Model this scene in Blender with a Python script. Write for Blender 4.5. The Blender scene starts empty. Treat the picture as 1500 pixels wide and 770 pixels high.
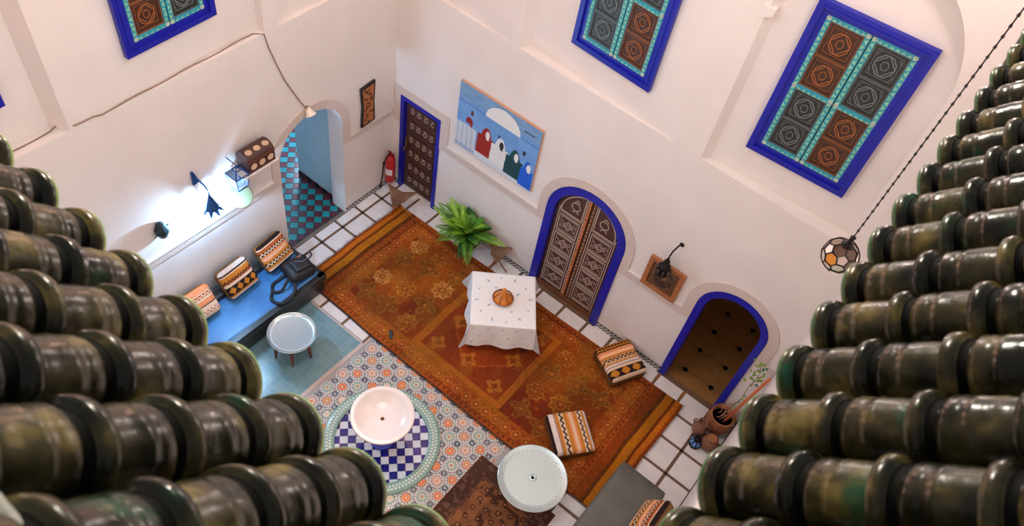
import bpy, bmesh, math, random
import numpy as np
from mathutils import Vector, Matrix
from mathutils.geometry import tessellate_polygon
R_ = math.radians
random.seed(7)
rng = np.random.default_rng(7)
SC = bpy.context.scene
COL = SC.collection

# ---------------------------------------------------------------- camera
cam_data = bpy.data.cameras.new('camera')
cam = bpy.data.objects.new('camera', cam_data); COL.objects.link(cam)
cam_data.sensor_width = 36.0
cam_data.lens = 1150.49 / 1500 * 36
cam_data.clip_start = 0.02; cam_data.clip_end = 200
RW = np.array([[0.77526677, 0.61639984, 0.13788646],
               [0.55525645, -0.56102504, -0.61395536],
               [-0.30108423, 0.55254153, -0.77720405]])   # world axes seen from the camera (right, down, forward)
cx, cy, cz = RW[0], -RW[1], -RW[2]
M = Matrix(((cx[0], cy[0], cz[0], 6.8898), (cx[1], cy[1], cz[1], -7.4679), (cx[2], cy[2], cz[2], 10.5497), (0, 0, 0, 1)))
cam.matrix_world = M
cam_data.dof.use_dof = True
cam_data.dof.focus_distance = 10.5
cam_data.dof.aperture_fstop = 4.5
SC.camera = cam

# ---------------------------------------------------------------- sky, lamps, exposure
SC.view_settings.view_transform = 'Standard'
SC.view_settings.look = 'None'
SC.view_settings.exposure = 0.0
SC.view_settings.gamma = 1.0
SC.view_settings.use_curve_mapping = False
world = bpy.data.worlds.new('world'); SC.world = world
world.use_nodes = True
bgn = world.node_tree.nodes['Background']
bgn.inputs[0].default_value = (1.0, 0.96, 0.93, 1)
bgn.inputs[1].default_value = .335

def lamp(name, loc, energy, color, size=0.1, kind='POINT', rot=None, **kw):
    d = bpy.data.lights.new(name, kind); d.energy = energy; d.color = color
    if kind == 'POINT' or kind == 'SPOT': d.shadow_soft_size = size
    if kind == 'AREA': d.shape = 'DISK'; d.size = size
    for k, v in kw.items(): setattr(d, k, v)
    o = bpy.data.objects.new(name, d); COL.objects.link(o); o.location = loc
    if rot: o.rotation_euler = rot
    return o
SCONCE_W = 420
lamp('terrace_lamp', (-1.5, 2.2, 13.5), 5600, (1.0, .90, .76), .3)
lamp('courtyard_fill', (3.5, -3.6, 8.75), 125, (.90, .95, 1.0), 2.4, 'AREA')  # unseen overhead fill, added to brighten the courtyard
for n_, x, y, e_, c_ in ((1, 6.2, -.75, 100, (1.0, .84, .77)), (2, 3.6, -.75, 95, (1.0, .84, .77)), (3, 1.1, -.75, 72, (1.0, .56, .40)), (4, .75, -3.4, 82, (1.0, .50, .34)), (5, .75, -6.0, 66, (1.0, .62, .47))):
    lamp('eave_lamp_%d' % n_, (x, y, 8.7), e_, c_, .12)
lamp('passage_lamp', (-2.3, .02, 1.6), 150, (.86, .80, 1.0), .06)

# ---------------------------------------------------------------- colour and materials
def lin(c):
    c = np.asarray(c, float) / 255.0
    return np.where(c <= 0.04045, c / 12.92, ((c + 0.055) / 1.055) ** 2.4)

def mat(name, rgb, rough=0.6, metal=0.0, var=0.06, scale=6.0, bump=0.0, bscale=40.0, coat=0.0, rnd=0.0, vcol=False, emit=None, estr=0, trans=0.0, spec=None, rgb2=None, mixscale=3.0, alpha=1.0):
    m = bpy.data.materials.new(name); m.use_nodes = True
    nt = m.node_tree; N = nt.nodes; L = nt.links; b = N['Principled BSDF']
    b.inputs['Roughness'].default_value = rough; b.inputs['Metallic'].default_value = metal
    b.inputs['Coat Weight'].default_value = coat; b.inputs['Coat Roughness'].default_value = 0.08
    b.inputs['Transmission Weight'].default_value = trans
    b.inputs['Alpha'].default_value = alpha
    if spec is not None: b.inputs['Specular IOR Level'].default_value = spec
    tc = N.new('ShaderNodeTexCoord')
    nz = N.new('ShaderNodeTexNoise'); nz.inputs['Scale'].default_value = scale; nz.inputs['Detail'].default_value = 4
    L.new(tc.outputs['Object'], nz.inputs['Vector'])
    mr = N.new('ShaderNodeMapRange'); mr.inputs['From Min'].default_value = 0.3; mr.inputs['From Max'].default_value = 0.7
    mr.inputs['To Min'].default_value = 1 - var; mr.inputs['To Max'].default_value = 1 + var
    L.new(nz.outputs['Fac'], mr.inputs['Value'])
    if vcol:
        at = N.new('ShaderNodeAttribute'); at.attribute_name = 'Col'; src = at.outputs['Color']
    else:
        rg = N.new('ShaderNodeRGB'); rg.outputs[0].default_value = (*lin(rgb), 1); src = rg.outputs[0]
        if rgb2 is not None:
            n2 = N.new('ShaderNodeTexNoise'); n2.inputs['Scale'].default_value = mixscale; n2.inputs['Detail'].default_value = 5
            L.new(tc.outputs['Object'], n2.inputs['Vector'])
            r2 = N.new('ShaderNodeMapRange'); r2.inputs['From Min'].default_value = 0.42; r2.inputs['From Max'].default_value = 0.62
            L.new(n2.outputs['Fac'], r2.inputs['Value'])
            mx2 = N.new('ShaderNodeMix'); mx2.data_type = 'RGBA'; mx2.inputs[7].default_value = (*lin(rgb2), 1)
            L.new(src, mx2.inputs[6]); L.new(r2.outputs[0], mx2.inputs[0]); src = mx2.outputs[2]
    fac = mr.outputs[0]
    if rnd:
        oi = N.new('ShaderNodeObjectInfo'); m2 = N.new('ShaderNodeMapRange')
        m2.inputs['To Min'].default_value = 1 - rnd; m2.inputs['To Max'].default_value = 1 + rnd
        L.new(oi.outputs['Random'], m2.inputs['Value'])
        mm = N.new('ShaderNodeMath'); mm.operation = 'MULTIPLY'; L.new(fac, mm.inputs[0]); L.new(m2.outputs[0], mm.inputs[1]); fac = mm.outputs[0]
    vm = N.new('ShaderNodeVectorMath'); vm.operation = 'SCALE'
    L.new(src, vm.inputs[0]); L.new(fac, vm.inputs['Scale']); L.new(vm.outputs[0], b.inputs['Base Color'])
    if bump:
        nb = N.new('ShaderNodeTexNoise'); nb.inputs['Scale'].default_value = bscale; nb.inputs['Detail'].default_value = 6
        L.new(tc.outputs['Object'], nb.inputs['Vector'])
        bp = N.new('ShaderNodeBump'); bp.inputs['Strength'].default_value = bump; bp.inputs['Distance'].default_value = 0.02
        L.new(nb.outputs['Fac'], bp.inputs['Height']); L.new(bp.outputs[0], b.inputs['Normal'])
    if emit is not None:
        b.inputs['Emission Color'].default_value = (*lin(emit), 1); b.inputs['Emission Strength'].default_value = estr
    return m

# ---------------------------------------------------------------- mesh builder
class MB:
    def __init__(s): s.v = []; s.f = []; s.m = []; s.T = None
    def add(s, vs, fs, mi=0):
        o = len(s.v)
        if s.T is not None: vs = [tuple(s.T @ Vector(v)) for v in vs]
        s.v += [tuple(map(float, v)) for v in vs]; s.f += [tuple(i + o for i in f) for f in fs]; s.m += [mi] * len(fs)
    def box(s, c, d, mi=0, T=None):
        x, y, z = (k / 2 for k in d)
        vs = [(i * x, j * y, k * z) for i in (-1, 1) for j in (-1, 1) for k in (-1, 1)]
        if T is not None: vs = [tuple(T @ Vector(v)) for v in vs]
        vs = [(v[0] + c[0], v[1] + c[1], v[2] + c[2]) for v in vs]
        s.add(vs, [(0, 1, 3, 2), (4, 6, 7, 5), (0, 4, 5, 1), (2, 3, 7, 6), (0, 2, 6, 4), (1, 5, 7, 3)], mi)
    def prism(s, pts, fn, d0, d1, mi=0, back=True):
        n = len(pts); a = [fn(u, v, d0) for u, v in pts]; b = [fn(u, v, d1) for u, v in pts]
        tris = tessellate_polygon([[Vector((u, v, 0)) for u, v in pts]])
        s.add(a + b, [tuple(t) for t in tris] + ([tuple(n + i for i in t) for t in tris] if back else []) + [(i, (i + 1) % n, n + (i + 1) % n, n + i) for i in range(n)], mi)
    def ring(s, o1, o2, fn, d0, d1, mi=0, closed=True):
        """band between two outlines with equal point counts, from depth d0 to d1"""
        n = len(o1); A = [fn(u, v, d) for d in (d0, d1) for o in (o1, o2) for u, v in o]
        fs = []; rngk = range(n if closed else n - 1)
        for i in rngk:
            j = (i + 1) % n
            fs += [(i, j, n + j, n + i), (i, 2 * n + i, 2 * n + j, j), (n + i, n + j, 3 * n + j, 3 * n + i), (2 * n + i, 3 * n + i, 3 * n + j, 2 * n + j)]
        if not closed:
            for i in (0, n - 1): fs.append((i, n + i, 3 * n + i, 2 * n + i))
        s.add(A, fs, mi)
    def tube(s, path, r, n=8, mi=0, caps=True):
        P = [Vector(p) for p in path]; k = len(P); rs = r if isinstance(r, (list, tuple)) else [r] * k
        vs = []; prev = None
        for i, p in enumerate(P):
            t = (P[min(i + 1, k - 1)] - P[max(i - 1, 0)]).normalized()
            a = prev - t * prev.dot(t) if prev is not None else (Vector((0, 0, 1)).cross(t) if abs(t.z) < .9 else Vector((1, 0, 0)).cross(t))
            if a.length < 1e-6: a = t.orthogonal()
            a.normalize(); prev = a; b = t.cross(a)
            for j in range(n):
                q = 2 * math.pi * j / n; vs.append(p + (a * math.cos(q) + b * math.sin(q)) * rs[i])
        fs = [(i * n + j, i * n + (j + 1) % n, (i + 1) * n + (j + 1) % n, (i + 1) * n + j) for i in range(k - 1) for j in range(n)]
        if caps: fs += [tuple(range(n)), tuple((k - 1) * n + j for j in range(n))]
        s.add(vs, fs, mi)
    def lathe(s, prof, c=(0, 0, 0), n=32, mi=0, a0=0.0, a1=2 * math.pi, axis='z', capends=True):
        full = abs(a1 - a0 - 2 * math.pi) < 1e-6; k = n if full else n + 1; vs = []
        for r, h in prof:
            for j in range(k):
                q = a0 + (a1 - a0) * j / n; u, v = r * math.cos(q), r * math.sin(q)
                p = (u, v, h) if axis == 'z' else ((h, u, v) if axis == 'x' else (u, h, v))
                vs.append((p[0] + c[0], p[1] + c[1], p[2] + c[2]))
        fs = []
        for i in range(len(prof) - 1):
            for j in range(n):
                jj = (j + 1) % k
                fs.append((i * k + j, i * k + jj, (i + 1) * k + jj, (i + 1) * k + j))
        if capends and full:
            for i in (0, len(prof) - 1):
                if prof[i][0] > 1e-4: fs.append(tuple(i * k + j for j in range(k)))
        s.add(vs, fs, mi)
    def build(s, name, mats, parent=None, smooth=False, loc=None, bevel=0, merge=False, mesh_only=False):
        me = bpy.data.meshes.new(name); me.from_pydata(s.v, [], s.f)
        mats = mats if isinstance(mats, (list, tuple)) else [mats]
        for m in mats: me.materials.append(m)
        me.polygons.foreach_set('material_index', s.m)
        bm = bmesh.new(); bm.from_mesh(me)
        if merge: bmesh.ops.remove_doubles(bm, verts=bm.verts, dist=1e-4)
        bmesh.ops.recalc_face_normals(bm, faces=bm.faces); bm.to_mesh(me); bm.free()
        if smooth:
            me.polygons.foreach_set('use_smooth', [True] * len(me.polygons))
            if smooth is not True: me.set_sharp_from_angle(angle=R_(smooth))
        me.update()
        if mesh_only: return me
        o = bpy.data.objects.new(name, me); COL.objects.link(o)
        if parent: o.parent = parent
        if loc: o.location = loc
        if bevel:
            md = o.modifiers.new('bevel', 'BEVEL'); md.width = bevel; md.segments = 2; md.limit_method = 'ANGLE'; md.angle_limit = R_(40)
        return o

def inst(name, me, parent=None, loc=(0, 0, 0), rot=None, scale=None):
    o = bpy.data.objects.new(name, me); COL.objects.link(o); o.location = loc
    if rot: o.rotation_euler = rot
    if scale: o.scale = scale
    if parent: o.parent = parent
    return o
def thing(name, label, cat, loc=(0, 0, 0), rz=0.0, group=None):
    o = bpy.data.objects.new(name, None); COL.objects.link(o); o.location = loc; o.rotation_euler = (0, 0, rz)
    o.empty_display_size = 0.1
    return tag(o, label, cat, group)
def tag(o, label, cat, group=None):
    o['label'] = label; o['category'] = cat
    if group: o['group'] = group
    return o
def struct(o, label=None):
    o['kind'] = 'structure'
    if label: o['label'] = label
    return o
def stuff(o): o['kind'] = 'stuff'; return o
def copy_tree(o, parent=None):
    c = o.copy(); COL.objects.link(c)
    if parent: c.parent = parent
    for ch in list(o.children): copy_tree(ch, c)
    return c
def grid(name, nx, ny, pos, col, material, parent=None, smooth=True, under=None):
    """a woven / painted sheet: pos(U,V)->xyz and col(U,V)->sRGB, one colour per vertex"""
    U, V = np.meshgrid(np.linspace(0, 1, nx), np.linspace(0, 1, ny)); U = U.ravel(); V = V.ravel()
    P = np.asarray(pos(U, V), float); C = lin(np.clip(col(U, V), 0, 255))
    i = np.arange(nx * ny).reshape(ny, nx)
    F = np.stack([i[:-1, :-1], i[:-1, 1:], i[1:, 1:], i[1:, :-1]], -1).reshape(-1, 4)
    return arrmesh(name, P, F, C, material, parent, smooth)
def arrmesh(name, P, F, C, material, parent=None, smooth=True):
    me = bpy.data.meshes.new(name)
    me.vertices.add(len(P)); me.vertices.foreach_set('co', P.ravel())
    me.loops.add(F.size); me.loops.foreach_set('vertex_index', F.ravel().astype(np.int32))
    me.polygons.add(len(F)); me.polygons.foreach_set('loop_start', np.arange(0, F.size, 4, dtype=np.int32))
    me.update(calc_edges=True)
    at = me.color_attributes.new('Col', 'FLOAT_COLOR', 'POINT')
    at.data.foreach_set('color', np.column_stack([C, np.ones(len(C))]).astype(np.float32).ravel())
    me.polygons.foreach_set('use_smooth', [smooth] * len(F))
    me.materials.append(material); me.validate()
    o = bpy.data.objects.new(name, me); COL.objects.link(o)
    if parent: o.parent = parent
    return o
def rbox(name, w, d, h, r, n, colf, material, parent=None, puff=0.0, e=None):
    """a soft box with rounded edges, resting on z=0, coloured by colf(P, face normal axis)"""
    Ps = []; Fs = []; Ax = []; o = 0; t = np.linspace(-1, 1, n); A, B = np.meshgrid(t, t); A = A.ravel(); B = B.ravel()
    i = np.arange(n * n).reshape(n, n); Q = np.stack([i[:-1, :-1], i[:-1, 1:], i[1:, 1:], i[1:, :-1]], -1).reshape(-1, 4)
    half = np.array([w / 2, d / 2, h / 2])
    for ax in range(3):
        for sg in (-1, 1):
            p = np.zeros((n * n, 3)); p[:, ax] = sg; p[:, (ax + 1) % 3] = A; p[:, (ax + 2) % 3] = B * sg
            p *= half; inner = np.clip(p, -(half - r), half - r); dv = p - inner
            ln = np.linalg.norm(dv, axis=1, keepdims=True); p = inner + dv / np.maximum(ln, 1e-9) * r
            Ps.append(p); Fs.append(Q + o); Ax.append(np.full(n * n, ax * 2 + (sg > 0))); o += n * n
    P = np.vstack(Ps); F = np.vstack(Fs); Ax = np.concatenate(Ax)
    C = colf(P, Ax)
    if puff:
        u = P[:, 0] / half[0]; v = P[:, 1] / half[1]
        P[:, 2] *= np.where(P[:, 2] > 0, 1 + puff * np.clip(1 - u ** 2, 0, 1) * np.clip(1 - v ** 2, 0, 1), 1)
        s_ = 1 + 0.06 * (1 - (P[:, 2] / (half[2] * (1 + puff))) ** 2)
        P[:, 0] *= s_; P[:, 1] *= s_
    P[:, 2] += h / 2 * (1 + 0)
    ob = arrmesh(name, P, F, lin(np.clip(C, 0, 255)), material, parent, True)
    bm = bmesh.new(); bm.from_mesh(ob.data); bmesh.ops.remove_doubles(bm, verts=bm.verts, dist=1e-5); bmesh.ops.recalc_face_normals(bm, faces=bm.faces); bm.to_mesh(ob.data); bm.free()
    return ob
def arc(cu, cv, r, a0, a1, n): return [(cu + r * math.cos(R_(a0 + (a1 - a0) * i / n)), cv + r * math.sin(R_(a0 + (a1 - a0) * i / n))) for i in range(n + 1)]
def archway(u0, u1, v0, vs, n=20, ry=None):
    c = (u0 + u1) / 2; r = (u1 - u0) / 2; ry = ry or r
    return [(u0, v0)] + [(c - r * math.cos(math.pi * i / n), vs + ry * math.sin(math.pi * i / n)) for i in range(n + 1)] + [(u1, v0)]
mapR = lambda u, v, d: (u, d, v)          # wall on the right of the picture, plane y = 0, depth into the wall
mapL = lambda u, v, d: (-d, u, v)         # wall on the left, plane x = 0

# ---------------------------------------------------------------- palette
PL = mat('white plaster', (226, 217, 212), .75, var=.035, scale=1.6, bump=.12, bscale=9)
DADO = mat('polished pale plaster', (214, 218, 226), .38, var=.03, scale=2, bump=.05, bscale=10)
STUC = mat('carved plaster band', (214, 196, 186), .8, var=.14, scale=60, bump=.7, bscale=70)
BLUE = mat('cobalt blue paint', (16, 24, 156), .38, var=.10, scale=9)
BROWNJ = mat('terracotta strip', (112, 84, 62), .6, var=.12, scale=12)
WTILE = mat('white marble tile', (226, 219, 216), .3, var=.05, scale=5, rnd=.05)
BLK = mat('black glaze', (18, 18, 20), .3)
DBROWN = mat('dark walnut', (74, 42, 36), .5, var=.2, scale=14, bump=.1)
MBROWN = mat('mid brown wood', (112, 68, 40), .5, var=.2, scale=14)
ORANGEW = mat('orange brown wood', (176, 98, 44), .5, var=.2, scale=16)
CREAM = mat('cream paint line', (180, 156, 140), .6, var=.1, scale=30)
TURQ = mat('turquoise paint', (44, 150, 168), .45, var=.15, scale=20)
PALEG = mat('pale green scallop', (132, 188, 160), .5, var=.2, scale=30)
GREYG = mat('dark grey green wood', (42, 45, 44), .4, var=.2, scale=14)
GREYL = mat('grey line', (104, 110, 108), .4)
IRON = mat('dark iron', (30, 26, 24), .45, metal=.7, var=.2)
LEATHB = mat('black leather', (40, 43, 44), .32, var=.12, scale=6, bump=.08, bscale=60)
WOVEN = mat('woven pile', (200, 200, 200), .95, vcol=True, var=.12, scale=55, bump=.25, bscale=120, spec=.2)
PAINT = mat('painted canvas', (200, 200, 200), .55, vcol=True, var=.04, scale=20)
ROSE = mat('lamp glass', (235, 238, 240), .2)

# ================================================================ room shell
def wall(name, mp, outer, holes, material, label=None):
    mb = MB(); loops = [[Vector((u, v, 0)) for u, v in outer]] + [[Vector((u, v, 0)) for u, v in h['o']] for h in holes]
    pts = [p for l in loops for p in l]
    mb.add([mp(p.x, p.y, 0) for p in pts], [tuple(t) for t in tessellate_polygon(loops)])
    for h in holes:
        o = h['o']; n = len(o); b = h['b'] if 'b' in h else [(u, v, h['d']) for u, v in o]
        mb.add([mp(u, v, 0) for u, v in o] + [mp(*p) for p in b], [(i, (i + 1) % n, n + (i + 1) % n, n + i) for i in range(n)])
        if not h.get('open'):
            mb.add([mp(*p) for p in b], [tuple(t) for t in tessellate_polygon([[Vector((p[0], p[1], 0)) for p in b]])])
    return struct(mb.build(name, material), label)

def niche(u0, u1, v0, vs, ry, b0, d0, b1, d1, base=0.0):
    """an arched recess; its back runs from (b0, d0) to (b1, d1) and is a little out of true, as the plaster is"""
    o = archway(u0, u1, v0, vs, 24, ry)
    b = []
    for u, v in o:
        t = (u - u0) / (u1 - u0); b.append((b0 + (b1 - b0) * t, v if v <= vs else vs + (v - vs) * .985, max(d0 + (d1 - d0) * t, .004)))
    return dict(o=o, b=b)
N0 = niche(.25, 2.03, 4.172, 6.2, .95, .33, .13, 2.03, .004)
N1 = niche(2.21, 4.70, 4.172, 6.2, 1.2, 2.315, .172, 4.70, .004)
N2 = niche(5.07, 7.0, 4.172, 6.2, 1.15, 5.157, .105, 6.99, .22)
H0 = 9.15
wallR = wall('wall_right', mapR, [(0, -.06), (7.3, -.06), (7.3, H0), (0, H0)], [
    dict(o=[(.15, 0), (1.02, 0), (1.02, 2.09), (.15, 2.09)], d=.13),
    dict(o=archway(3.2, 4.62, 0, 1.9), d=.14),
    dict(o=archway(5.88, 6.97, -.04, 1.95), d=.42, open=True), N0, N1, N2], PL, 'white plastered courtyard wall with two wooden doors and an open archway')
NA0 = niche(-6.9, -4.98, 4.31, 6.3, .95, -6.8, .08, -5.094, .18)
NA1 = niche(-4.77, -2.38, 4.31, 6.3, 1.2, -4.77, .004, -2.39, .108)
NA2 = niche(-2.16, -.25, 4.31, 6.3, .95, -2.12, .078, -.26, .03)
wallL = wall('wall_left', mapL, [(-7.35, -.06), (0, -.06), (0, H0), (-7.35, H0)], [
    dict(o=archway(-2.42, -1.165, -.04, 2.02), d=.32, open=True), NA0, NA1, NA2], PL, 'pinkish plastered courtyard wall with a tall open archway and wall lamps')
mb = MB(); mb.box((3.65, -7.45, 4.45), (7.7, .2, 9.0)); wallF = struct(mb.build('wall_front', PL), 'white plastered wall under the near tiled eave')
mb = MB(); mb.box((7.4, -3.65, 4.45), (.2, 7.3, 9.0)); wallS = struct(mb.build('wall_side', PL), 'white plastered wall behind the dark leather bench')

# carved stucco bands along the dado and round the openings
tn = [0]
def trim(mb, label=None, material=STUC):
    tn[0] += 1
    o = struct(mb.build('trim_%d' % tn[0], material)); return o
def band(mp, boxes, pr=.018):
    mb = MB()
    for u0, u1, v0, v1 in boxes: mb.prism([(u0, v0), (u1, v0), (u1, v1), (u0, v1)], mp, 0, -pr, 0)
    trim(mb)
def archband(mp, c, r0, r1, vs, vb, l0, l1, pr=.02, vr=None):
    i = [(c - r0, vb)] + [(c - r0 * math.cos(math.pi * k / 24), vs + r0 * math.sin(math.pi * k / 24)) for k in range(25)] + [(c + r0, vb if vr is None else vr)]
    o = [(c - r1, vb)] + [(c - r1 * math.cos(math.pi * k / 24), vs + r1 * math.sin(math.pi * k / 24)) for k in range(25)] + [(c + r1, vb if vr is None else vr)]
    mb = MB(); mb.ring(i, o, mp, 0, -pr, 0, closed=False); trim(mb)
band(mapR, [(.0, .15, 1.5, 2.25), (.15, 1.02, 2.1, 2.25), (1.02, 1.19, 1.5, 2.25)])
band(mapR, [(1.19, 3.06, 1.5, 1.64)])
archband(mapR, 3.91, .715, .86, 1.9, 1.5, 0, 0)
band(mapR, [(4.77, 5.73, 1.5, 1.64)])
archband(mapR, 6.425, .55, .70, 1.95, 1.5, 0, 0)
band(mapR, [(7.125, 7.29, 1.5, 1.64)])
band(mapL, [(-7.2, -2.57, 1.65, 1.78)])
archband(mapL, -1.7925, .632, .775, 2.02, 1.65, 0, 0)
band(mapL, [(-1.018, 0, 1.62, 1.70)])
mb = MB()
for u0, u1 in ((1.19, 3.06), (4.77, 5.73)): mb.prism([(u0, 1.64), (u1, 1.64), (u1, 1.665), (u0, 1.665)], mapR, 0, -.03)
mb.prism([(-7.2, 1.78), (-2.57, 1.78), (-2.57, 1.81), (-7.2, 1.81)], mapL, 0, -.035)
trim(mb, material=PL)
# impost at the spring of the big niche
mb = MB(); mb.prism([(5.02, 6.16), (5.15, 6.24), (5.15, 6.32), (5.02, 6.32)], mapR, .1, -.012); trim(mb, material=PL)

# black and white mosaic baseboards: small chips, two courses
CHIP = mat('mosaic chips', (200, 200, 200), .35, vcol=True, var=.05)
def chips(name, mp, spans, h=.105, p=.035):
    V = []; Cc = []
    for u0, u1 in spans:
        n = int((u1 - u0) / p)
        for i in range(n):
            for j in range(3):
                a = u0 + (u1 - u0) * i / n; b = u0 + (u1 - u0) * (i + 1) / n; v0 = h * j / 3; v1 = h * (j + 1) / 3
                pr = -.012 if j < 3 else -.01
                V += [mp(a, v0, pr), mp(b, v0, pr), mp(b, v1, pr), mp(a, v1, pr)]
                Cc += [((24, 24, 28) if (i + j) % 2 == 0 or (j == 1 and i % 4 == 1) else (206, 202, 198))] * 4
        V += [mp(u0, h, -.012), mp(u1, h, -.012), mp(u1, h, 0), mp(u0, h, 0)]; Cc += [(30, 30, 34)] * 4
    P = np.array(V, float); F = np.arange(len(P)).reshape(-1, 4)
    o = arrmesh(name, P, F, lin(np.array(Cc)), CHIP, None, False); return struct(o)
chips('baseboard_right', mapR, [(0.0, .15), (1.02, 3.2), (4.62, 5.88), (6.97, 7.28)])
chips('baseboard_left', mapL, [(-1.16, 0), (-2.58, -2.43)])
chips('baseboard_side', lambda u, v, d: (7.3 + d, u, v), [(-1.9, 0)])

# ---------------------------------------------------------------- floor
mb = MB(); mb.add([(-.02, -7.4, -.014), (7.32, -7.4, -.014), (7.32, .02, -.014), (-.02, .02, -.014)], [(0, 1, 2, 3)])
floor = struct(mb.build('floor', BROWNJ), 'courtyard floor of white tiles, star mosaic and glazed tile')
def slab(w, d, h=.02, b=.004):
    m = MB(); x, y = w / 2, d / 2
    m.add([(-x, -y, -h), (x, -y, -h), (x, y, -h), (-x, y, -h), (-x, -y, -b), (x, -y, -b), (x, y, -b), (-x, y, -b), (-x + b, -y + b, 0), (x - b, -y + b, 0), (x - b, y - b, 0), (-x + b, y - b, 0)],
          [(0, 1, 5, 4), (1, 2, 6, 5), (2, 3, 7, 6), (3, 0, 4, 7), (4, 5, 9, 8), (5, 6, 10, 9), (6, 7, 11, 10), (7, 4, 8, 11), (8, 9, 10, 11)]); return m
JX = [0 - .025] + [.2 + .477 * k for k in range(15)] + [7.325]
JY = [.025] + [-.478 - .4765 * k for k in range(15)]
cache = {}
def flat_tile(x0, x1, y0, y1, material, z=0.0, name='tile', parent=None):
    k = (round(x1 - x0, 3), round(y1 - y0, 3), material.name)
    if k not in cache: cache[k] = slab(x1 - x0, y1 - y0).build('tile', material, mesh_only=True)
    return inst(name, cache[k], parent or floor, ((x0 + x1) / 2, (y0 + y1) / 2, z + random.uniform(-.0008, .0008)))
g = .024
for i in range(len(JX) - 1):
    for j in range(len(JY) - 1):
        x0, x1, y1, y0 = JX[i] + g, JX[i + 1] - g, JY[j] - g, JY[j + 1] + g
        if x1 - x0 < .02 or y0 < -7.4: continue
        if j >= 6 and x0 < 4.95: continue
        if j == 5 and 2.1 < x0 < 4.9: continue
        if x0 > .62 and x1 < 6.4 and y1 < -.42 and y0 > -2.5: continue         # wholly under the large rug
        if x0 > 4.9 and x1 < 6.1 and y1 < -3.1 and y0 > -6: continue             # wholly under the brown rug
        flat_tile(x0, x1, y0, y1, WTILE)
ins = slab(.046, .046).build('tile', BLK, mesh_only=True)
for i in range(1, len(JX) - 1):
    for j in range(1, 7):
        x, y = JX[i], JY[j]
        if .65 < x < 6.4 and -2.55 < y < -.42: continue
        if j == 6 and x < 5: continue
        inst('tile', ins, floor, (x, y, .001))

# glazed sage floor under the small tray table
mg = bpy.data.materials.new('glazed sage tile'); mg.use_nodes = True
nt = mg.node_tree; b = nt.nodes['Principled BSDF']; b.inputs['Roughness'].default_value = .2; b.inputs['Coat Weight'].default_value = .4
tc = nt.nodes.new('ShaderNodeTexCoord'); br = nt.nodes.new('ShaderNodeTexBrick')
br.inputs['Color1'].default_value = (*lin((118, 150, 156)), 1); br.inputs['Color2'].default_value = (*lin((104, 140, 150)), 1); br.inputs['Mortar'].default_value = (*lin((140, 166, 164)), 1)
br.inputs['Scale'].default_value = 10.5; br.inputs['Mortar Size'].default_value = .02; br.offset = 0
br.inputs['Brick Width'].default_value = 1.0; br.inputs['Row Height'].default_value = 1.0
nt.links.new(tc.outputs['Object'], br.inputs['Vector']); nt.links.new(br.outputs['Color'], b.inputs['Base Color'])
mb = MB(); mb.box((1.03, -5.13, -.008), (2.16, 4.52, .012)); o = mb.build('glazed_paving', mg, floor)
mb = MB(); mb.box((1.03, -2.862, -.004), (2.16, .03, .012)); mb.box((2.112, -5.13, -.004), (.03, 4.52, .012)); mb.build('joint_strip', mat('pale strip', (196, 178, 168), .5), floor)
mb = MB(); mb.lathe([(0, .0), (.035, .0)], (.62, -4.42, .0005), 8); mb.build('star_inset', mat('star inset', (92, 92, 120), .4), floor)

# star mosaic: ground of small chips with about a hundred rosettes laid in it
def zell(U, V):
    x = 2.13 + U * 2.85; y = -2.40 - V * 3.85
    p = (x - 2.443) / .31; q = (y + 2.99) / .307
    def near(a, c): return np.hypot((a - np.round(a - c) - c) * .31, 0)
    d1 = np.hypot((p - np.round(p)) * .31, (q - np.round(q)) * .307)
    d2 = np.hypot((p - np.round(p - .5) - .5) * .31, (q - np.round(q - .5) - .5) * .307)
    d = np.minimum(d1, d2)
    e1 = np.hypot((p - np.round(p - .5) - .5) * .31, (q - np.round(q)) * .307)
    e2 = np.hypot((p - np.round(p)) * .31, (q - np.round(q - .5) - .5) * .307)
    e = np.minimum(e1, e2)
    C = np.tile(np.array([206., 200, 194]), (len(x), 1))
    s = np.sin(2 * np.pi * 5.5 * (p + q)) * np.sin(2 * np.pi * 5.5 * (p - q))
    h = np.sin(p * 12.9898 + q * 78.233) * 43758.5; h = h - np.floor(h)
    tone = np.where((h < .5)[:, None], np.array([44., 40, 52]), np.where((h < .75)[:, None], np.array([86., 128, 124]), np.array([140., 84, 66])))
    C = np.where((np.abs(s) > .34)[:, None], tone, C)
    C = np.where(((e > .026) & (e < .042))[:, None], np.array([62., 70, 92]), C)
    C = np.where((e < .02)[:, None], np.array([150., 160, 165]), C)
    th = np.arctan2(np.where(d1 < d2, q - np.round(q), q - np.round(q - .5) - .5), np.where(d1 < d2, p - np.round(p), p - np.round(p - .5) - .5))
    col3 = np.where((d1 < d2)[:, None], np.array([222., 124, 66]), np.where(((np.round(p - q) % 2) < .5)[:, None], np.array([112., 160, 138]), np.array([206., 146, 122])))
    C = np.where((d < .1)[:, None], np.array([206., 200, 194]), C)
    C = np.where(((d > .066) & (d < .086) & (np.cos(th * 12) > -.2))[:, None], np.array([60., 48, 54]), C)
    C = np.where(((d > .048) & (d < .063))[:, None], col3, C)
    C = np.where((d < .048)[:, None], np.where((d1 < d2)[:, None], col3, np.array([222., 200, 176])), C)
    C = np.where((d < .014)[:, None], np.array([216., 170, 140]), C)
    bd = np.minimum(x - 2.13, 4.98 - x)
    k = ((x + y) / .045) % 1; k2 = ((x - y) / .045) % 1
    C = np.where((bd < .1)[:, None], np.where((((k < .5) ^ (k2 < .5)))[:, None], np.array([58., 58, 76]), np.array([214., 206, 200])), C)
    C = np.where((bd < .025)[:, None], np.array([214., 190, 178]), C)
    return C
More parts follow.
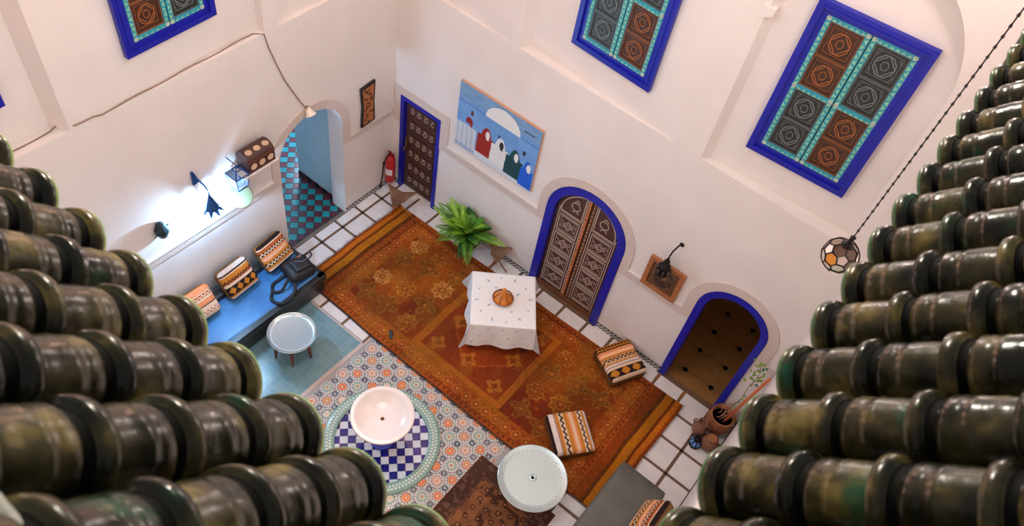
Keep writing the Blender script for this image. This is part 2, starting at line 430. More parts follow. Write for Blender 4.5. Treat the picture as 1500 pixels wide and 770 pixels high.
o = grid('mosaic_ground', 300, 400, lambda U, V: np.column_stack([2.13 + U * 2.85, -2.40 - V * 3.85, U * 0 - .001]), zell, CHIP, floor, smooth=False)
stuff(o)
def rosette(cs):
    """a star rosette: boss, petals, coloured ring and a circle of dark chips"""
    m = MB()
    m.lathe([(0, .005), (.013, .005), (.014, .003)], n=12, mi=0)
    m.lathe([(.050, .0035), (.062, .0035)], n=24, mi=2, capends=False)
    for k in range(12):
        a = 2 * math.pi * k / 12; c, s = math.cos(a), math.sin(a); w = .0125
        def pt(r, t, z): return (r * c - t * s, r * s + t * c, z)
        m.add([pt(.015, 0, .004), pt(.04, -w * .8, .004), pt(.052, 0, .004), pt(.04, w * .8, .004)], [(0, 1, 2, 3)], 1)
        a += math.pi / 12; c, s = math.cos(a), math.sin(a)
        m.add([pt(.064, 0, .0035), pt(.075, -.0145, .0035), pt(.086, 0, .0035), pt(.075, .0145, .0035)], [(0, 1, 2, 3)], 3)
    m.lathe([(0, .002), (.048, .002)], n=24, mi=5, capends=False); m.lathe([(.048, .002), (.094, .002), (.096, 0)], n=24, mi=4, capends=False)
    return m.build('rosette', [ZM[c] for c in cs], mesh_only=True)
ZM = {k: mat('zellige ' + k, c, .3, var=.08, scale=40) for k, c in dict(white=(216, 212, 206), orange=(222, 124, 66), salmon=(206, 146, 122), cream=(222, 200, 176), green=(112, 160, 138), teal=(70, 116, 122), dark=(48, 38, 46), brown=(104, 66, 60), grey=(204, 198, 192), tan=(200, 160, 110)).items()}
R1 = rosette(['white', 'orange', 'orange', 'dark', 'grey', 'orange']); R2 = rosette(['orange', 'cream', 'green', 'teal', 'grey', 'green']); R3 = rosette(['orange', 'cream', 'salmon', 'brown', 'grey', 'salmon'])
R4 = rosette(['white', 'tan', 'orange', 'dark', 'grey', 'orange'])
FX, FY = 3.465, -3.82
nr = 0
for a in range(-1, 20):
    for bq in range(-26, 6):
        p, q = a / 2, bq / 2
        if (a + bq) % 2: continue
        x, y = 2.443 + .31 * p, -2.99 + .307 * q
        if not (2.13 + .13 < x < 4.98 - .13 and -5.9 < y < -2.55): continue
        if math.hypot(x - FX, y - FY) < .93: continue
        if x > 4.79 and y < -3.12: continue
        me = (R4 if (p + q) % 3 == 0 else R1) if a % 2 == 0 else (R3 if int(round(p - q)) % 2 else R2)
        inst('rosette', me, floor, (x, y, 0)); nr += 1

# teal and maroon passage behind the left archway
pw = MB()
pw.add([(-3.6, -2.75, -.014), (.0, -2.75, -.014), (.0, .4, -.014), (-3.6, .4, -.014)], [(0, 1, 2, 3)])
pf = struct(pw.build('floor_passage', mat('passage grout', (40, 70, 76), .5)), 'teal and maroon checked floor of the passage')
TT = mat('teal tile', (30, 140, 146), .22, rnd=.12); TMx = mat('maroon tile', (86, 40, 52), .22, rnd=.12)
s2 = .131; rot45 = R_(45)
t1 = slab(s2 - .006, s2 - .006, .012, .002).build('tile', TT, mesh_only=True); t2 = slab(s2 - .006, s2 - .006, .012, .002).build('tile', TMx, mesh_only=True)
for i in range(-22, 40):
    for j in range(-22, 40):
        x = -.864 + (i + j) * s2 * .7071; y = -1.337 + (i - j) * s2 * .7071
        ok = (-2.55 < x < -.09 and -2.40 < y < -1.12) or (-2.55 < x < -1.25 and -1.12 <= y < -.35)
        if x < -1.9 and y < -1.7: ok = False
        if not ok: continue
        inst('tile', t2 if j % 2 == 0 and i % 2 == 0 or j % 2 and i % 2 else t1, pf, (x, y, 0), (0, 0, rot45))
mb = MB()
mb.box((-.72, -.98, 1.5), (1.05, .24, 3.0)); mb.box((-3.65, -1.2, 1.5), (.1, 3.2, 3.0)); mb.box((-1.9, .42, 1.5), (3.6, .1, 3.0)); mb.box((-1.95, -2.83, 1.5), (3.3, .12, 3.0))
mb.box((-1.95, -1.2, 3.03), (3.3, 3.3, .06))
struct(mb.build('wall_passage', mat('pale blue plaster', (168, 196, 206), .7, var=.04)), 'pale blue lit walls of the passage')
mb = MB(); 
for k in range(9):
    mb.box((-.36 - k * .105, -1.105, .05), (.1, .012, .1), k % 2)
struct(mb.build('baseboard_passage', [BLK, TMx]))

mb = MB(); mb.box((-.02, -1.79, -.004), (.07, 1.28, .016)); mb.build('threshold', mat('speckled threshold', (120, 104, 88), .5, var=.6, scale=60), pf)
# brown tiled passage behind the right archway
BT = mat('brown stone tile', (150, 104, 58), .4, var=.18, scale=7, rnd=.08); 
mb = MB(); mb.add([(5.5, 0.02, -.014), (7.5, .02, -.014), (7.5, 3.3, -.014), (5.5, 3.3, -.014)], [(0, 1, 2, 3)])
pf2 = struct(mb.build('floor_hallway', mat('dark grout', (70, 46, 26), .6)), 'brown stone hallway floor with small black diamonds')
hw = .5 / 2 - .004; ct = .058
m = MB(); oc = [(-hw + ct, -hw), (hw - ct, -hw), (hw, -hw + ct), (hw, hw - ct), (hw - ct, hw), (-hw + ct, hw), (-hw, hw - ct), (-hw, -hw + ct)]
m.prism(oc, lambda u, v, d: (u, v, d), 0, -.012); octo = m.build('tile', BT, mesh_only=True)
m = MB(); m.prism([(-.05, 0), (0, -.05), (.05, 0), (0, .05)], lambda u, v, d: (u, v, d), 0, -.012); dia = m.build('tile', BLK, mesh_only=True)
for i in range(4):
    for j in range(6):
        inst('tile', octo, pf2, (6.19 + .4925 * (i - .5), .32 + .498 * (j - .5) , 0))
for i in range(-1, 3):
    for j in range(5): inst('tile', dia, pf2, (6.19 + .4925 * i, .32 + .498 * j, 0.0005))
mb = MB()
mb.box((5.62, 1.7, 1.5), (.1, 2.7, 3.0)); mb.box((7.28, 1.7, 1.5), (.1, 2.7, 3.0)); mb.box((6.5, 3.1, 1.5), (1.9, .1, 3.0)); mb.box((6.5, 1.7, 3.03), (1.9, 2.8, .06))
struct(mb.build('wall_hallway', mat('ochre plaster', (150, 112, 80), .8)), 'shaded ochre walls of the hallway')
mb = MB(); mb.box((6.425, .0, -.002), (1.14, .1, .012)); struct(mb.build('trim_30', BROWNJ))
mb = MB(); mb.box((3.91, -.0, -.002), (1.4, .12, .012)); struct(mb.build('trim_31', BROWNJ))

# ---------------------------------------------------------------- doors
def frame_boxes(mb, fn, u0, u1, v0, v1, w, d0, d1, mi=0, sides='lrtb'):
    if 'l' in sides: mb.prism([(u0, v0), (u0 + w, v0), (u0 + w, v1), (u0, v1)], fn, d0, d1, mi)
    if 'r' in sides: mb.prism([(u1 - w, v0), (u1, v0), (u1, v1), (u1 - w, v1)], fn, d0, d1, mi)
    if 't' in sides: mb.prism([(u0 + w, v1 - w), (u1 - w, v1 - w), (u1 - w, v1), (u0 + w, v1)], fn, d0, d1, mi)
    if 'b' in sides: mb.prism([(u0 + w, v0), (u1 - w, v0), (u1 - w, v0 + w), (u0 + w, v0 + w)], fn, d0, d1, mi)
def line(mb, fn, pts, d, w, mi, closed=True, h=.006):
    """a raised painted line following pts on a wall"""
    n = len(pts)
    for i in range(n if closed else n - 1):
        (a, b), (c, e) = pts[i], pts[(i + 1) % n]; L = math.hypot(c - a, e - b) or 1; nu, nv = -(e - b) / L * w / 2, (c - a) / L * w / 2
        q = [(a + nu, b + nv), (a - nu, b - nv), (c - nu, e - nv), (c + nu, e + nv)]
        mb.add([fn(u, v, d - h) for u, v in q] + [fn(u, v, d) for u, v in q], [(0, 1, 2, 3), (0, 4, 5, 1), (1, 5, 6, 2), (2, 6, 7, 3), (3, 7, 4, 0)], mi)
def rect(u0, u1, v0, v1): return [(u0, v0), (u1, v0), (u1, v1), (u0, v1)]

door1 = MB(); frame_boxes(door1, mapR, .15, 1.02, 0, 2.09, .075, .10, -.02, 0, 'lrt')
d1 = struct(door1.build('door_1', BLUE), 'small studded dark wooden door in a blue frame'); 
mb = MB(); mb.prism(rect(.226, .944, .02, 2.012), mapR, .11, .06); leaf = mb.build('door_leaf', DBROWN, d1)
for r in range(6):
    v0 = .09 + r * .318; mb = MB(); mb.prism(rect(.30, .87, v0, v0 + .27), mapR, .06, .05, 0)
    line(mb, mapR, rect(.325, .845, v0 + .03, v0 + .24), .05, .012, 0, h=.012)
    for k in range(4):
        c = .36 + .15 * k
        line(mb, mapR, [(c - .045, v0 + .135), (c, v0 + .085), (c + .045, v0 + .135), (c, v0 + .185)], .05, .009, 1, h=.01)
        line(mb, mapR, [(c - .035, v0 + .2), (c + .035, v0 + .2)], .05, .008, 1, False, h=.01)
    mb.build('carved_panel', [DBROWN, CREAM], leaf)
mb = MB(); mb.prism(rect(.25, .285, .95, 1.2), mapR, .06, .02, 0); mb.tube([mapR(.267, 1.0, .02), mapR(.267, 1.0, -.02), mapR(.267, .93, -.03)], .012); mb.build('handle', mat('worn brass', (150, 130, 90), .35, metal=.8), leaf)

door2 = MB(); oo = archway(3.2, 4.62, 0, 1.9); ii = archway(3.335, 4.485, 0, 1.9)
door2.ring(ii, oo, mapR, .12, -.03, 0, closed=False)
d2 = struct(door2.build('door_2', BLUE), 'large arched double door with carved panels in a cobalt blue surround')
def clip_arch(u0, u1, v0, cu, vs, r):
    top = []
    for k in range(13):
        u = u1 + (u0 - u1) * k / 12; top.append((u, vs + math.sqrt(max(r * r - (u - cu) ** 2, 1e-6))))
    return [(u0, v0), (u1, v0)] + top
for s_, (u0, u1) in enumerate(((3.335, 3.905), (3.915, 4.485))):
    mb = MB(); mb.prism(clip_arch(u0, u1, .09, 3.91, 1.9, .573), mapR, .11, .055)
    leaf = mb.build('door_leaf', DBROWN, d2)
    pu0, pu1 = (3.42, 3.80) if s_ == 0 else (4.02, 4.40)
    for r in range(4):
        v0 = .16 + r * .425; mb = MB(); cu = (pu0 + pu1) / 2; cv = v0 + .19
        mb.prism(rect(pu0, pu1, v0, v0 + .38), mapR, .056, .05, 0)
        line(mb, mapR, rect(pu0 + .01, pu1 - .01, v0 + .01, v0 + .37), .05, .015, 1, h=.014)
        line(mb, mapR, rect(pu0 + .045, pu1 - .045, v0 + .045, v0 + .335), .05, .006, 1)
        line(mb, mapR, [(cu, cv - .1), (cu + .075, cv), (cu, cv + .1), (cu - .075, cv)], .05, .013, 1)
        line(mb, mapR, arc(cu, cv, .035, 0, 330, 10), .05, .012, 1)
        for sx in (-1, 1):
            line(mb, mapR, arc(cu + sx * .1, cv + sx * .05, .03, 0, 300, 8), .05, .008, 1)
            line(mb, mapR, [(cu + sx * .07, cv), (cu + sx * .13, cv - sx * .07)], .05, .009, 1, False)
        mb.build('carved_panel', [DBROWN, CREAM], leaf)
    mb = MB(); op = clip_arch(pu0, pu1, 1.885, 3.91, 1.9, .5); line(mb, mapR, op, .052, .02, 0, h=.012)
    cu = (pu0 + pu1) / 2 + (.04 if s_ == 0 else -.04); cv = 2.1
    line(mb, mapR, arc(cu, cv, .075, 40, 380, 12), .052, .016, 0); line(mb, mapR, [(cu - .04, cv - .13), (cu + .01, cv - .075), (cu + .07, cv - .12)], .052, .016, 0, False); line(mb, mapR, [(cu - .05, cv + .05), (cu, cv + .14), (cu + .05, cv + .09)], .052, .016, 0, False)
    mb.build('carved_arch', CREAM, leaf)
    mb = MB(); 
    for k in range(3): mb.prism(rect(pu0 - .02, pu1 + .02, 0.545 + k * .425, .58 + k * .425), mapR, .056, .04)
    mb.prism(rect(pu0 - .02, pu1 + .02, 1.835, 1.875), mapR, .056, .04); mb.build('rail', mat('greyed rail', (120, 96, 84), .6), leaf)
    mb = MB(); eu = 3.395 if s_ == 0 else 4.425; line(mb, mapR, [(eu, .12), (eu, 1.95)], .055, .016, 0, False, h=.015)
    e2 = 3.83 if s_ == 0 else 3.99; line(mb, mapR, [(e2, .12), (e2, 2.42)], .055, .014, 0, False, h=.015); mb.build('beading', CREAM, leaf)
    mb = MB(); c0 = 3.868 if s_ == 0 else 3.945; mb.prism(rect(c0 - .022, c0 + .022, .1, 2.465), mapR, .06, .03, 0)
    for k in range(26): mb.lathe([(0, -.012), (.009, -.008), (.012, 0)], mapR(c0, .16 + k * .09, .03), 6, 1, axis='y')
    mb.build('batten', [ORANGEW if s_ == 0 else MBROWN, CREAM], leaf)
mb = MB(); mb.prism(rect(3.33, 4.49, 0, .09), mapR, .13, .02); mb.build('threshold', MBROWN, d2)

mb = MB(); mb.ring(archway(5.985, 6.865, 0, 1.95), archway(5.88, 6.97, 0, 1.95), mapR, .16, -.03, 0, closed=False)
d3 = struct(mb.build('door_3', BLUE), 'cobalt blue arched surround of the open hallway')

# ---------------------------------------------------------------- upper windows with painted shutters
def oct_(cu, cv, ru, rv, a=22.5): return [(cu + ru * math.cos(R_(a + 45 * k)), cv + rv * math.sin(R_(a + 45 * k))) for k in range(8)]
def window(n, fn, u0, u1, v0, v1, label, swap=False):
    fn0 = fn; fn = lambda u, v, d: fn0(u, v, d - .012)
    mb = MB(); W_ = .135
    frame_boxes(mb, fn, u0, u1, v0, v1, .07, .02, -.055, 0)
    frame_boxes(mb, fn, u0 + .07, u1 - .07, v0 + .07, v1 - .07, W_ - .07, .02, -.03, 0)
    frame_boxes(mb, fn, u0 + .055, u1 - .055, v0 + .055, v1 - .055, .02, .02, -.065, 0)
    w = struct(mb.build('window_%d' % n, BLUE), label)
    a0, a1, b0, b1 = u0 + W_, u1 - W_, v0 + W_, v1 - W_; um = (a0 + a1) / 2; vm = (b0 + b1) / 2; t = .052
    mb = MB(); mb.prism(rect(a0, a1, b0, b1), fn, .03, .01); mb.build('backing_board', BLK, w)
    for side in (0, 1):
        l0, l1 = (a0, um - .006) if side == 0 else (um + .006, a1)
        mb = MB(); frame_boxes(mb, fn, l0, l1, b0, b1, t, .01, -.03, 0); mb.prism(rect(l0 + t, l1 - t, vm - t / 2, vm + t / 2), fn, .01, -.03, 0)
        sh = mb.build('shutter', TURQ, w)
        mb = MB()
        for x in (l0 + t / 2, l1 - t / 2):
            k = int((b1 - b0) / .06)
            for i in range(k):
                v = b0 + (i + .5) * (b1 - b0) / k; s = 1 if i % 2 else -1
                mb.add([fn(x - .018 * s, v - .03, -.034), fn(x + .020 * s, v, -.034), fn(x - .018 * s, v + .03, -.034), fn(x - .018 * s, v - .03, -.03), fn(x + .020 * s, v, -.03), fn(x - .018 * s, v + .03, -.03)], [(0, 1, 2), (0, 1, 4, 3), (1, 2, 5, 4)])
        for y in (b0 + t / 2, vm - t * .2, b1 - t / 2):
            k = max(3, int((l1 - l0 - 2 * t) / .06))
            for i in range(k):
                u = l0 + t + (i + .5) * (l1 - l0 - 2 * t) / k
                mb.add([fn(u - .026, y - .016, -.034), fn(u + .026, y - .016, -.034), fn(u, y + .012, -.034)], [(0, 1, 2)])
        stuff(mb.build('scallop_border', PALEG, sh))
        for half in (0, 1):
            c0, c1 = (b0 + t, vm - t / 2) if half == 0 else (vm + t / 2, b1 - t)
            dark = (side + half) % 2 == (0 if not swap else 1)
            A, B = (GREYG, GREYL) if dark else (DARKW, LITEW)
            for q in (0, 1):
                w0, w1 = (c0, (c0 + c1) / 2) if q == 0 else ((c0 + c1) / 2, c1); p0, p1 = l0 + t, l1 - t
                mb = MB(); mb.prism(rect(p0, p1, w0, w1), fn, .01, .0, 0)
                frame_boxes(mb, fn, p0 + .004, p1 - .004, w0 + .004, w1 - .004, .035, .0, -.018, 0)
                line(mb, fn, rect(p0 + .008, p1 - .008, w0 + .008, w1 - .008), -.018, .008, 1, h=.004)
                line(mb, fn, rect(p0 + .05, p1 - .05, w0 + .05, w1 - .05), 0, .006, 1, h=.008)
                cu, cv = (p0 + p1) / 2, (w0 + w1) / 2; ru, rv = (p1 - p0) * .30, (w1 - w0) * .32
                line(mb, fn, oct_(cu, cv, ru, rv), 0, .012, 1, h=.012)
                line(mb, fn, [(cu, cv - rv), (cu + ru, cv), (cu, cv + rv), (cu - ru, cv)], 0, .011, 1, h=.010)
                line(mb, fn, oct_(cu, cv, ru * .35, rv * .4, 0), 0, .008, 1, h=.012)
                if dark:
                    for sx in (-1, 1):
                        for sy in (-1, 1): line(mb, fn, [(cu + sx * ru * .9, cv + sy * rv * 1.15), (cu + sx * ru * 1.15, cv + sy * rv * .6)], 0, .007, 1, False)
                mb.build('carved_panel', [A, B], sh)
        for v in (b0 + t / 2, vm, b1 - t / 2):
            for x in (l0 + t / 2, l1 - t / 2):
                mb = MB()
                for k in range(7):
                    a = 2 * math.pi * k / 6; r = 0 if k == 6 else .02
                    c = fn(x + r * math.cos(a), v + r * math.sin(a), -.035)
                    mb.lathe([(0, .008), (.006, .006), (.009, 0)], c, 6, 0)
                mb.build('flower_boss', mat_boss, sh)
    return w
DARKW = mat('stained wood', (66, 38, 22), .45, var=.2, scale=16); LITEW = mat('orange line', (146, 86, 48), .5)
mat_boss = mat('white dots', (210, 205, 190), .5)
dN = lambda b0, d0, b1, d1: (lambda u: d0 + (d1 - d0) * (u - b0) / (b1 - b0))
dn2 = dN(5.157, .105, 6.99, .22); dn1 = dN(2.315, .172, 4.70, .004); da1 = dN(-4.77, .004, -2.39, .108); da0 = dN(-6.8, .08, -5.094, .18)
window(1, lambda u, v, d: (u, dn2(u) + d, v), 5.485, 6.70, 4.62, 6.61, 'large blue framed shutters with turquoise borders in the right wall niche')
window(2, lambda u, v, d: (u, dn1(u) + d, v), 2.92, 4.155, 4.635, 6.6, 'blue framed shutters in the middle niche, cut by the top of the view')
window(3, lambda u, v, d: (-(da1(u) + d), u, v), -4.17, -2.985, 4.84, 6.75, 'blue framed brown shutters high in the left wall', True)
window(4, lambda u, v, d: (-(da0(u) + d), u, v), -6.62, -5.42, 4.86, 6.75, 'blue framed shutters at the left edge of the view', True)

# ---------------------------------------------------------------- glazed tile eaves
PITCH = R_(53); EX = 0.185
GLZ = bpy.data.materials.new('dark green glaze'); GLZ.use_nodes = True
nt = GLZ.node_tree; b = nt.nodes['Principled BSDF']; N = nt.nodes; L = nt.links
tc = N.new('ShaderNodeTexCoord'); oi = N.new('ShaderNodeObjectInfo'); ad = N.new('ShaderNodeVectorMath'); ad.operation = 'ADD'
sc_ = N.new('ShaderNodeVectorMath'); sc_.operation = 'SCALE'; sc_.inputs['Scale'].default_value = 37.0
cb = N.new('ShaderNodeCombineXYZ'); L.new(oi.outputs['Random'], cb.inputs[0]); L.new(oi.outputs['Random'], cb.inputs[1]); L.new(cb.outputs[0], sc_.inputs[0])
L.new(tc.outputs['Object'], ad.inputs[0]); L.new(sc_.outputs[0], ad.inputs[1])
n1 = N.new('ShaderNodeTexNoise'); n1.inputs['Scale'].default_value = 9; n1.inputs['Detail'].default_value = 6; L.new(ad.outputs[0], n1.inputs['Vector'])
cr = N.new('ShaderNodeValToRGB'); e = cr.color_ramp.elements
e[0].position = .40; e[0].color = (*lin((26, 25, 16)), 1); e[1].position = .70; e[1].color = (*lin((128, 112, 60)), 1)
k = cr.color_ramp.elements.new(.55); k.color = (*lin((62, 56, 32)), 1)
L.new(n1.outputs['Fac'], cr.inputs[0])
n2 = N.new('ShaderNodeTexNoise'); n2.inputs['Scale'].default_value = 5; n2.inputs['Detail'].default_value = 3
ad2 = N.new('ShaderNodeVectorMath'); ad2.operation = 'ADD'; ad2.inputs[1].default_value = (5, 9, 2); L.new(ad.outputs[0], ad2.inputs[0]); L.new(ad2.outputs[0], n2.inputs['Vector'])
mr = N.new('ShaderNodeMapRange'); mr.inputs['From Min'].default_value = .63; mr.inputs['From Max'].default_value = .72; L.new(n2.outputs['Fac'], mr.inputs['Value'])
mx = N.new('ShaderNodeMix'); mx.data_type = 'RGBA'; mx.inputs[7].default_value = (*lin((18, 78, 52)), 1); L.new(mr.outputs[0], mx.inputs[0]); L.new(cr.outputs[0], mx.inputs[6])
L.new(mx.outputs[2], b.inputs['Base Color']); b.inputs['Specular IOR Level'].default_value = .32
rr = N.new('ShaderNodeMapRange'); rr.inputs['To Min'].default_value = .12; rr.inputs['To Max'].default_value = .38; L.new(n1.outputs['Fac'], rr.inputs['Value']); L.new(rr.outputs[0], b.inputs['Roughness'])
n3 = N.new('ShaderNodeTexNoise'); n3.inputs['Scale'].default_value = 30; L.new(ad.outputs[0], n3.inputs['Vector'])
bp = N.new('ShaderNodeBump'); bp.inputs['Strength'].default_value = .18; bp.inputs['Distance'].default_value = .01; L.new(n3.outputs['Fac'], bp.inputs['Height']); L.new(bp.outputs[0], b.inputs['Normal'])
GRIM = mat('bright green glaze', (58, 104, 56), .25, var=.25, scale=20, rgb2=(96, 104, 62), mixscale=9)

PROF = [(.087, 0), (.0935, .005), (.0948, .014), (.094, .026), (.088, .031), (.079, .034), (.0745, .044), (.0745, .052), (.082, .060), (.0845, .066), (.0825, .074), (.0845, .080), (.0825, .087), (.0825, .104), (.0845, .109), (.0825, .115), (.0825, .150), (.0805, .165), (.0790, .21)]
GROOVE_SHADE = mat('groove shade', (12, 11, 9), .7, spec=.1)  # black for the groove faces, their shade put into the colour
def tile_mesh(seed):
    r_ = random.Random(seed); m = MB(); pr = []
    for r, h in PROF: pr.append((r * .965 * (1 + r_.uniform(-.008, .008)), h))
    m.lathe(pr, n=30, a0=-math.pi / 2 - R_(118), a1=-math.pi / 2 + R_(118), axis='x', capends=False)
    # lathe about x: angle measured from +y to +z; turn so the open side faces down
    m.v = [(x, -y, -z) for x, y, z in m.v]
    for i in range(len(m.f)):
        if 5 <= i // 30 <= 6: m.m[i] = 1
    # the eave end: thickness of the barrel
    m.lathe([(.083, 0), (.068, 0.001), (.066, .05)], n=30, a0=0, a1=2 * math.pi, axis='x', capends=False, mi=0)
    return m.build('roof_tile', [GLZ, GROOVE_SHADE], smooth=50, mesh_only=True)
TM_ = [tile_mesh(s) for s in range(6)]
GRIM_LIT = mat('lit green glaze rim', (140, 192, 112), .25, var=.25, scale=20, rgb2=(176, 184, 112), mixscale=9)  # brighter copy for the left rims, courtyard light painted into the glaze
def lip_mesh(mt):
    m = MB(); m.lathe([(.083, -.0005), (.086, -.004), (.0918, .003), (.0922, .008), (.0912, .010)], n=36, axis='x', capends=False)
    return m.build('roof_tile_lip', [mt], smooth=True, mesh_only=True)
LIP = [lip_mesh(GRIM), lip_mesh(GRIM_LIT)]
cs, sn = math.cos(PITCH), math.sin(PITCH)
def roof(name, left, rows, label):
    mb = MB(); off = .055
    if left:
        P = [(2.4, -7.04, 9 - off), (7.6, -7.04, 9 - off), (7.6, -7.04 - .8 * cs, 9 + .8 * sn - off), (2.4, -7.04 - .8 * cs, 9 + .8 * sn - off), (2.4, -7.5, 8.93), (7.6, -7.5, 8.93), (2.4, -7.04, 8.9), (7.6, -7.04, 8.9)]
    else:
        P = [(7.02, -7.6, 9 - off), (7.02, -.3, 9 - off), (7.02 + .8 * cs, -.3, 9 + .8 * sn - off), (7.02 + .8 * cs, -7.6, 9 + .8 * sn - off), (7.6, -7.6, 8.93), (7.6, -.3, 8.93), (7.02, -7.6, 8.9), (7.02, -.3, 8.9)]
    mb.add(P, [(0, 1, 2, 3), (0, 1, 7, 6), (6, 7, 5, 4)])
    rf = struct(mb.build(name, mat(name + ' mortar', (34, 33, 28), .9)), label)
    for ei, (pos, c) in enumerate(rows):
        for j in range(5):
            s = EX * j + random.uniform(-.004, .004)
            if j == 4 and s > .75: continue
            if left: loc = (c + random.uniform(-.003, .003), pos - s * cs, 9 + s * sn); rot = (random.uniform(-.15, .15) * 0, -PITCH + .03, -math.pi / 2 + random.uniform(-.02, .02))
            else: loc = (pos + s * cs, c + random.uniform(-.003, .003), 9 + s * sn); rot = (0, -PITCH + .03, random.uniform(-.02, .02))
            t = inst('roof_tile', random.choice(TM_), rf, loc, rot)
            if j == 0: inst('glazed_lip', LIP[int(left)], t)
    mb = MB()
    s = .755
    if left: mb.box((5.0, -7.05 - s * cs - .125, 9 + s * sn + .02), (5.2, .3, .12))
    else: mb.box((7.02 + s * cs + .13, -3.95, 9 + s * sn + .02), (.3, 7.3, .12))
    mb.build('coping', mat(name + ' coping', (172, 172, 164), .8, var=.2, scale=12, bump=.3), rf, bevel=.02)
    return rf
rowsR = [(7.007 + .028 * (y + 6.5), y) for y in [-6.526 - .1825 + .1825 * k for k in range(-1, 25)] if y < -2.6]
rowsL = [(-7.062, 6.772 - .179 * k) for k in range(0, 22) if 6.772 - .179 * k > 3.0]
roof('roof_right', False, rowsR, 'eave of dark green glazed barrel tiles on the right of the courtyard')
roof('roof_left', True, rowsL, 'eave of dark green glazed barrel tiles on the left of the courtyard')

# ================================================================ rugs
def noise2(x, y, f, seed=0):
    r = np.random.default_rng(seed); n = 64; G = r.random((n, n))
    X = (x * f) % n; Y = (y * f) % n; i = X.astype(int); j = Y.astype(int); a = X - i; b2 = Y - j; a = a * a * (3 - 2 * a); b2 = b2 * b2 * (3 - 2 * b2)
    i1 = (i + 1) % n; j1 = (j + 1) % n
    return (G[i, j] * (1 - a) + G[i1, j] * a) * (1 - b2) + (G[i, j1] * (1 - a) + G[i1, j1] * a) * b2
def put(C, mask, col, a=1.0):
    m = mask[:, None] * a
    return C * (1 - m) + np.array(col, float) * m
def medal(x, y, cx_, cy_, r, k=8, amp=.14):
    dx, dy = x - cx_, y - cy_; d = np.hypot(dx, dy); t = np.arctan2(dy, dx)
    return d / (r * (1 + amp * np.cos(k * t)))
def carpet(x, y):
    """colours of the big tribal rug, x along it from .53 to 6.5, y across"""
    RED = (112, 40, 14); RUST = (142, 60, 14); GOLD = (170, 104, 30); OL = (138, 92, 28); DK = (70, 28, 14); ORG = (176, 80, 22)
    C = np.tile(np.array(RED, float), (len(x), 1))
    ab = noise2(x, y * .25, 3.1, 1)
    C = put(C, np.clip((ab - .45) * 4, 0, 1), RUST, .8)
    yc = -1.49; v = y - yc; u = x
    # abrash of olive gold, running across the rug
    C = put(C, np.clip((noise2(x, y * .5, 1.7, 3) - .5) * 5, 0, 1), (150, 84, 14), .55)
    # field motifs
    for cx_, row in ((1.44, (-2.1, -1.73, -1.19, -.85)), (1.88, (-2.06, -1.64, -1.07, -.75)), (2.34, (-2.1, -1.66, -1.25, -.90)), (4.64, (-2.06, -1.69, -1.28, -.92)), (5.06, (-2.1, -1.62, -1.19, -.8)), (5.47, (-2.05, -1.72, -1.15, -.82))):
        for n_, cy_ in enumerate(row):
            k = 8 if (n_ + int(cx_ * 10)) % 2 else 4
            r = .15 if cx_ in (1.44, 4.64, 5.47) else .17; GC = (196, 138, 64) if cx_ == 1.44 or n_ == 2 else GOLD
            f = medal(x, y, cx_, cy_, r, k, .13 if k == 8 else .3)
            C0 = C.copy(); al_ = np.clip(.45 + .55 * noise2(x, y, 7, 61 + n_) + .2 * (noise2(x, y, 30, 6) - .5), 0, 1); C = put(C, (f < 1), GC if k == 8 else OL, 1); C = C0 * (1 - (f < 1)[:, None] * al_[:, None]) + C * ((f < 1)[:, None] * al_[:, None]) if True else C
            C = put(C, (f < .72) & (f > .58), DK, .35); C = put(C, (f < .42), RED, .6); C = put(C, (f < .2), GOLD, .9)
            t = np.arctan2(y - cy_, x - cx_); C = put(C, (f < .95) & (f > .45) & (np.cos(t * 8) > .8), RED, .5)
    # lattice line between motifs
    # centre panel
    inn = (x > 2.62) & (x < 4.40) & (y > -2.32) & (y < -.66); brd = inn & ~((x > 2.74) & (x < 4.28) & (y > -2.20) & (y < -.78))
    C = put(C, inn, (132, 50, 16), .9); C = put(C, brd, (178, 102, 24), .75)
    md = np.abs(x - 3.51) / .70 + np.abs(y + 1.49) / .64
    C = put(C, inn & ~brd & (md < 1), (150, 58, 16), 1); C = put(C, inn & (md < 1) & (md > .93), GOLD, .4)
    for cx_, cy_ in ((2.95, -2.03), (4.1, -2.03), (2.95, -.95), (4.1, -.95), (3.5, -1.95), (3.5, -1.05), (3.0, -1.5), (4.05, -1.5)):
        f = medal(x, y, cx_, cy_, .11, 4, .3); C = put(C, f < 1, (186, 116, 36), .7); C = put(C, f < .45, RED, .7)
    # small filler stars in the field
    g1 = ((x / .235) % 1 - .5); g2 = ((y / .2) % 1 - .5); C = put(C, (np.abs(g1) + np.abs(g2) < .16) & ~inn, GOLD, .45)
    # borders
    bx0 = x - .93; bx1 = 5.99 - x; by0 = y + 2.62; by1 = -.385 - y
    bd = np.minimum(np.minimum(bx0, bx1), np.minimum(by0, by1))
    al = np.where((np.minimum(bx0, bx1) < np.minimum(by0, by1)), y, x)
    m = (bd < .33); C = put(C, m, (146, 64, 18), .9); C = put(C, m & (noise2(x, y, 4.2, 51) > .52), (150, 88, 22), .6)
    m1 = (bd > .10) & (bd < .27)
    ph = (al / .19) % 1 - .5; q = (bd - .185) / .19
    f = np.hypot(ph, q); t4 = np.arctan2(q, ph); C = put(C, m1 & (f < .44 + .06 * np.cos(4 * t4)), (182, 98, 34), .65); C = put(C, m1 & (f < .26) & (f > .15), (118, 44, 18), .6); C = put(C, m1 & (f < .12), (200, 136, 56), .7)
    C = put(C, (bd > .285) & (bd < .30), GOLD, .5); C = put(C, (bd > .08) & (bd < .095), (96, 34, 14), .9)
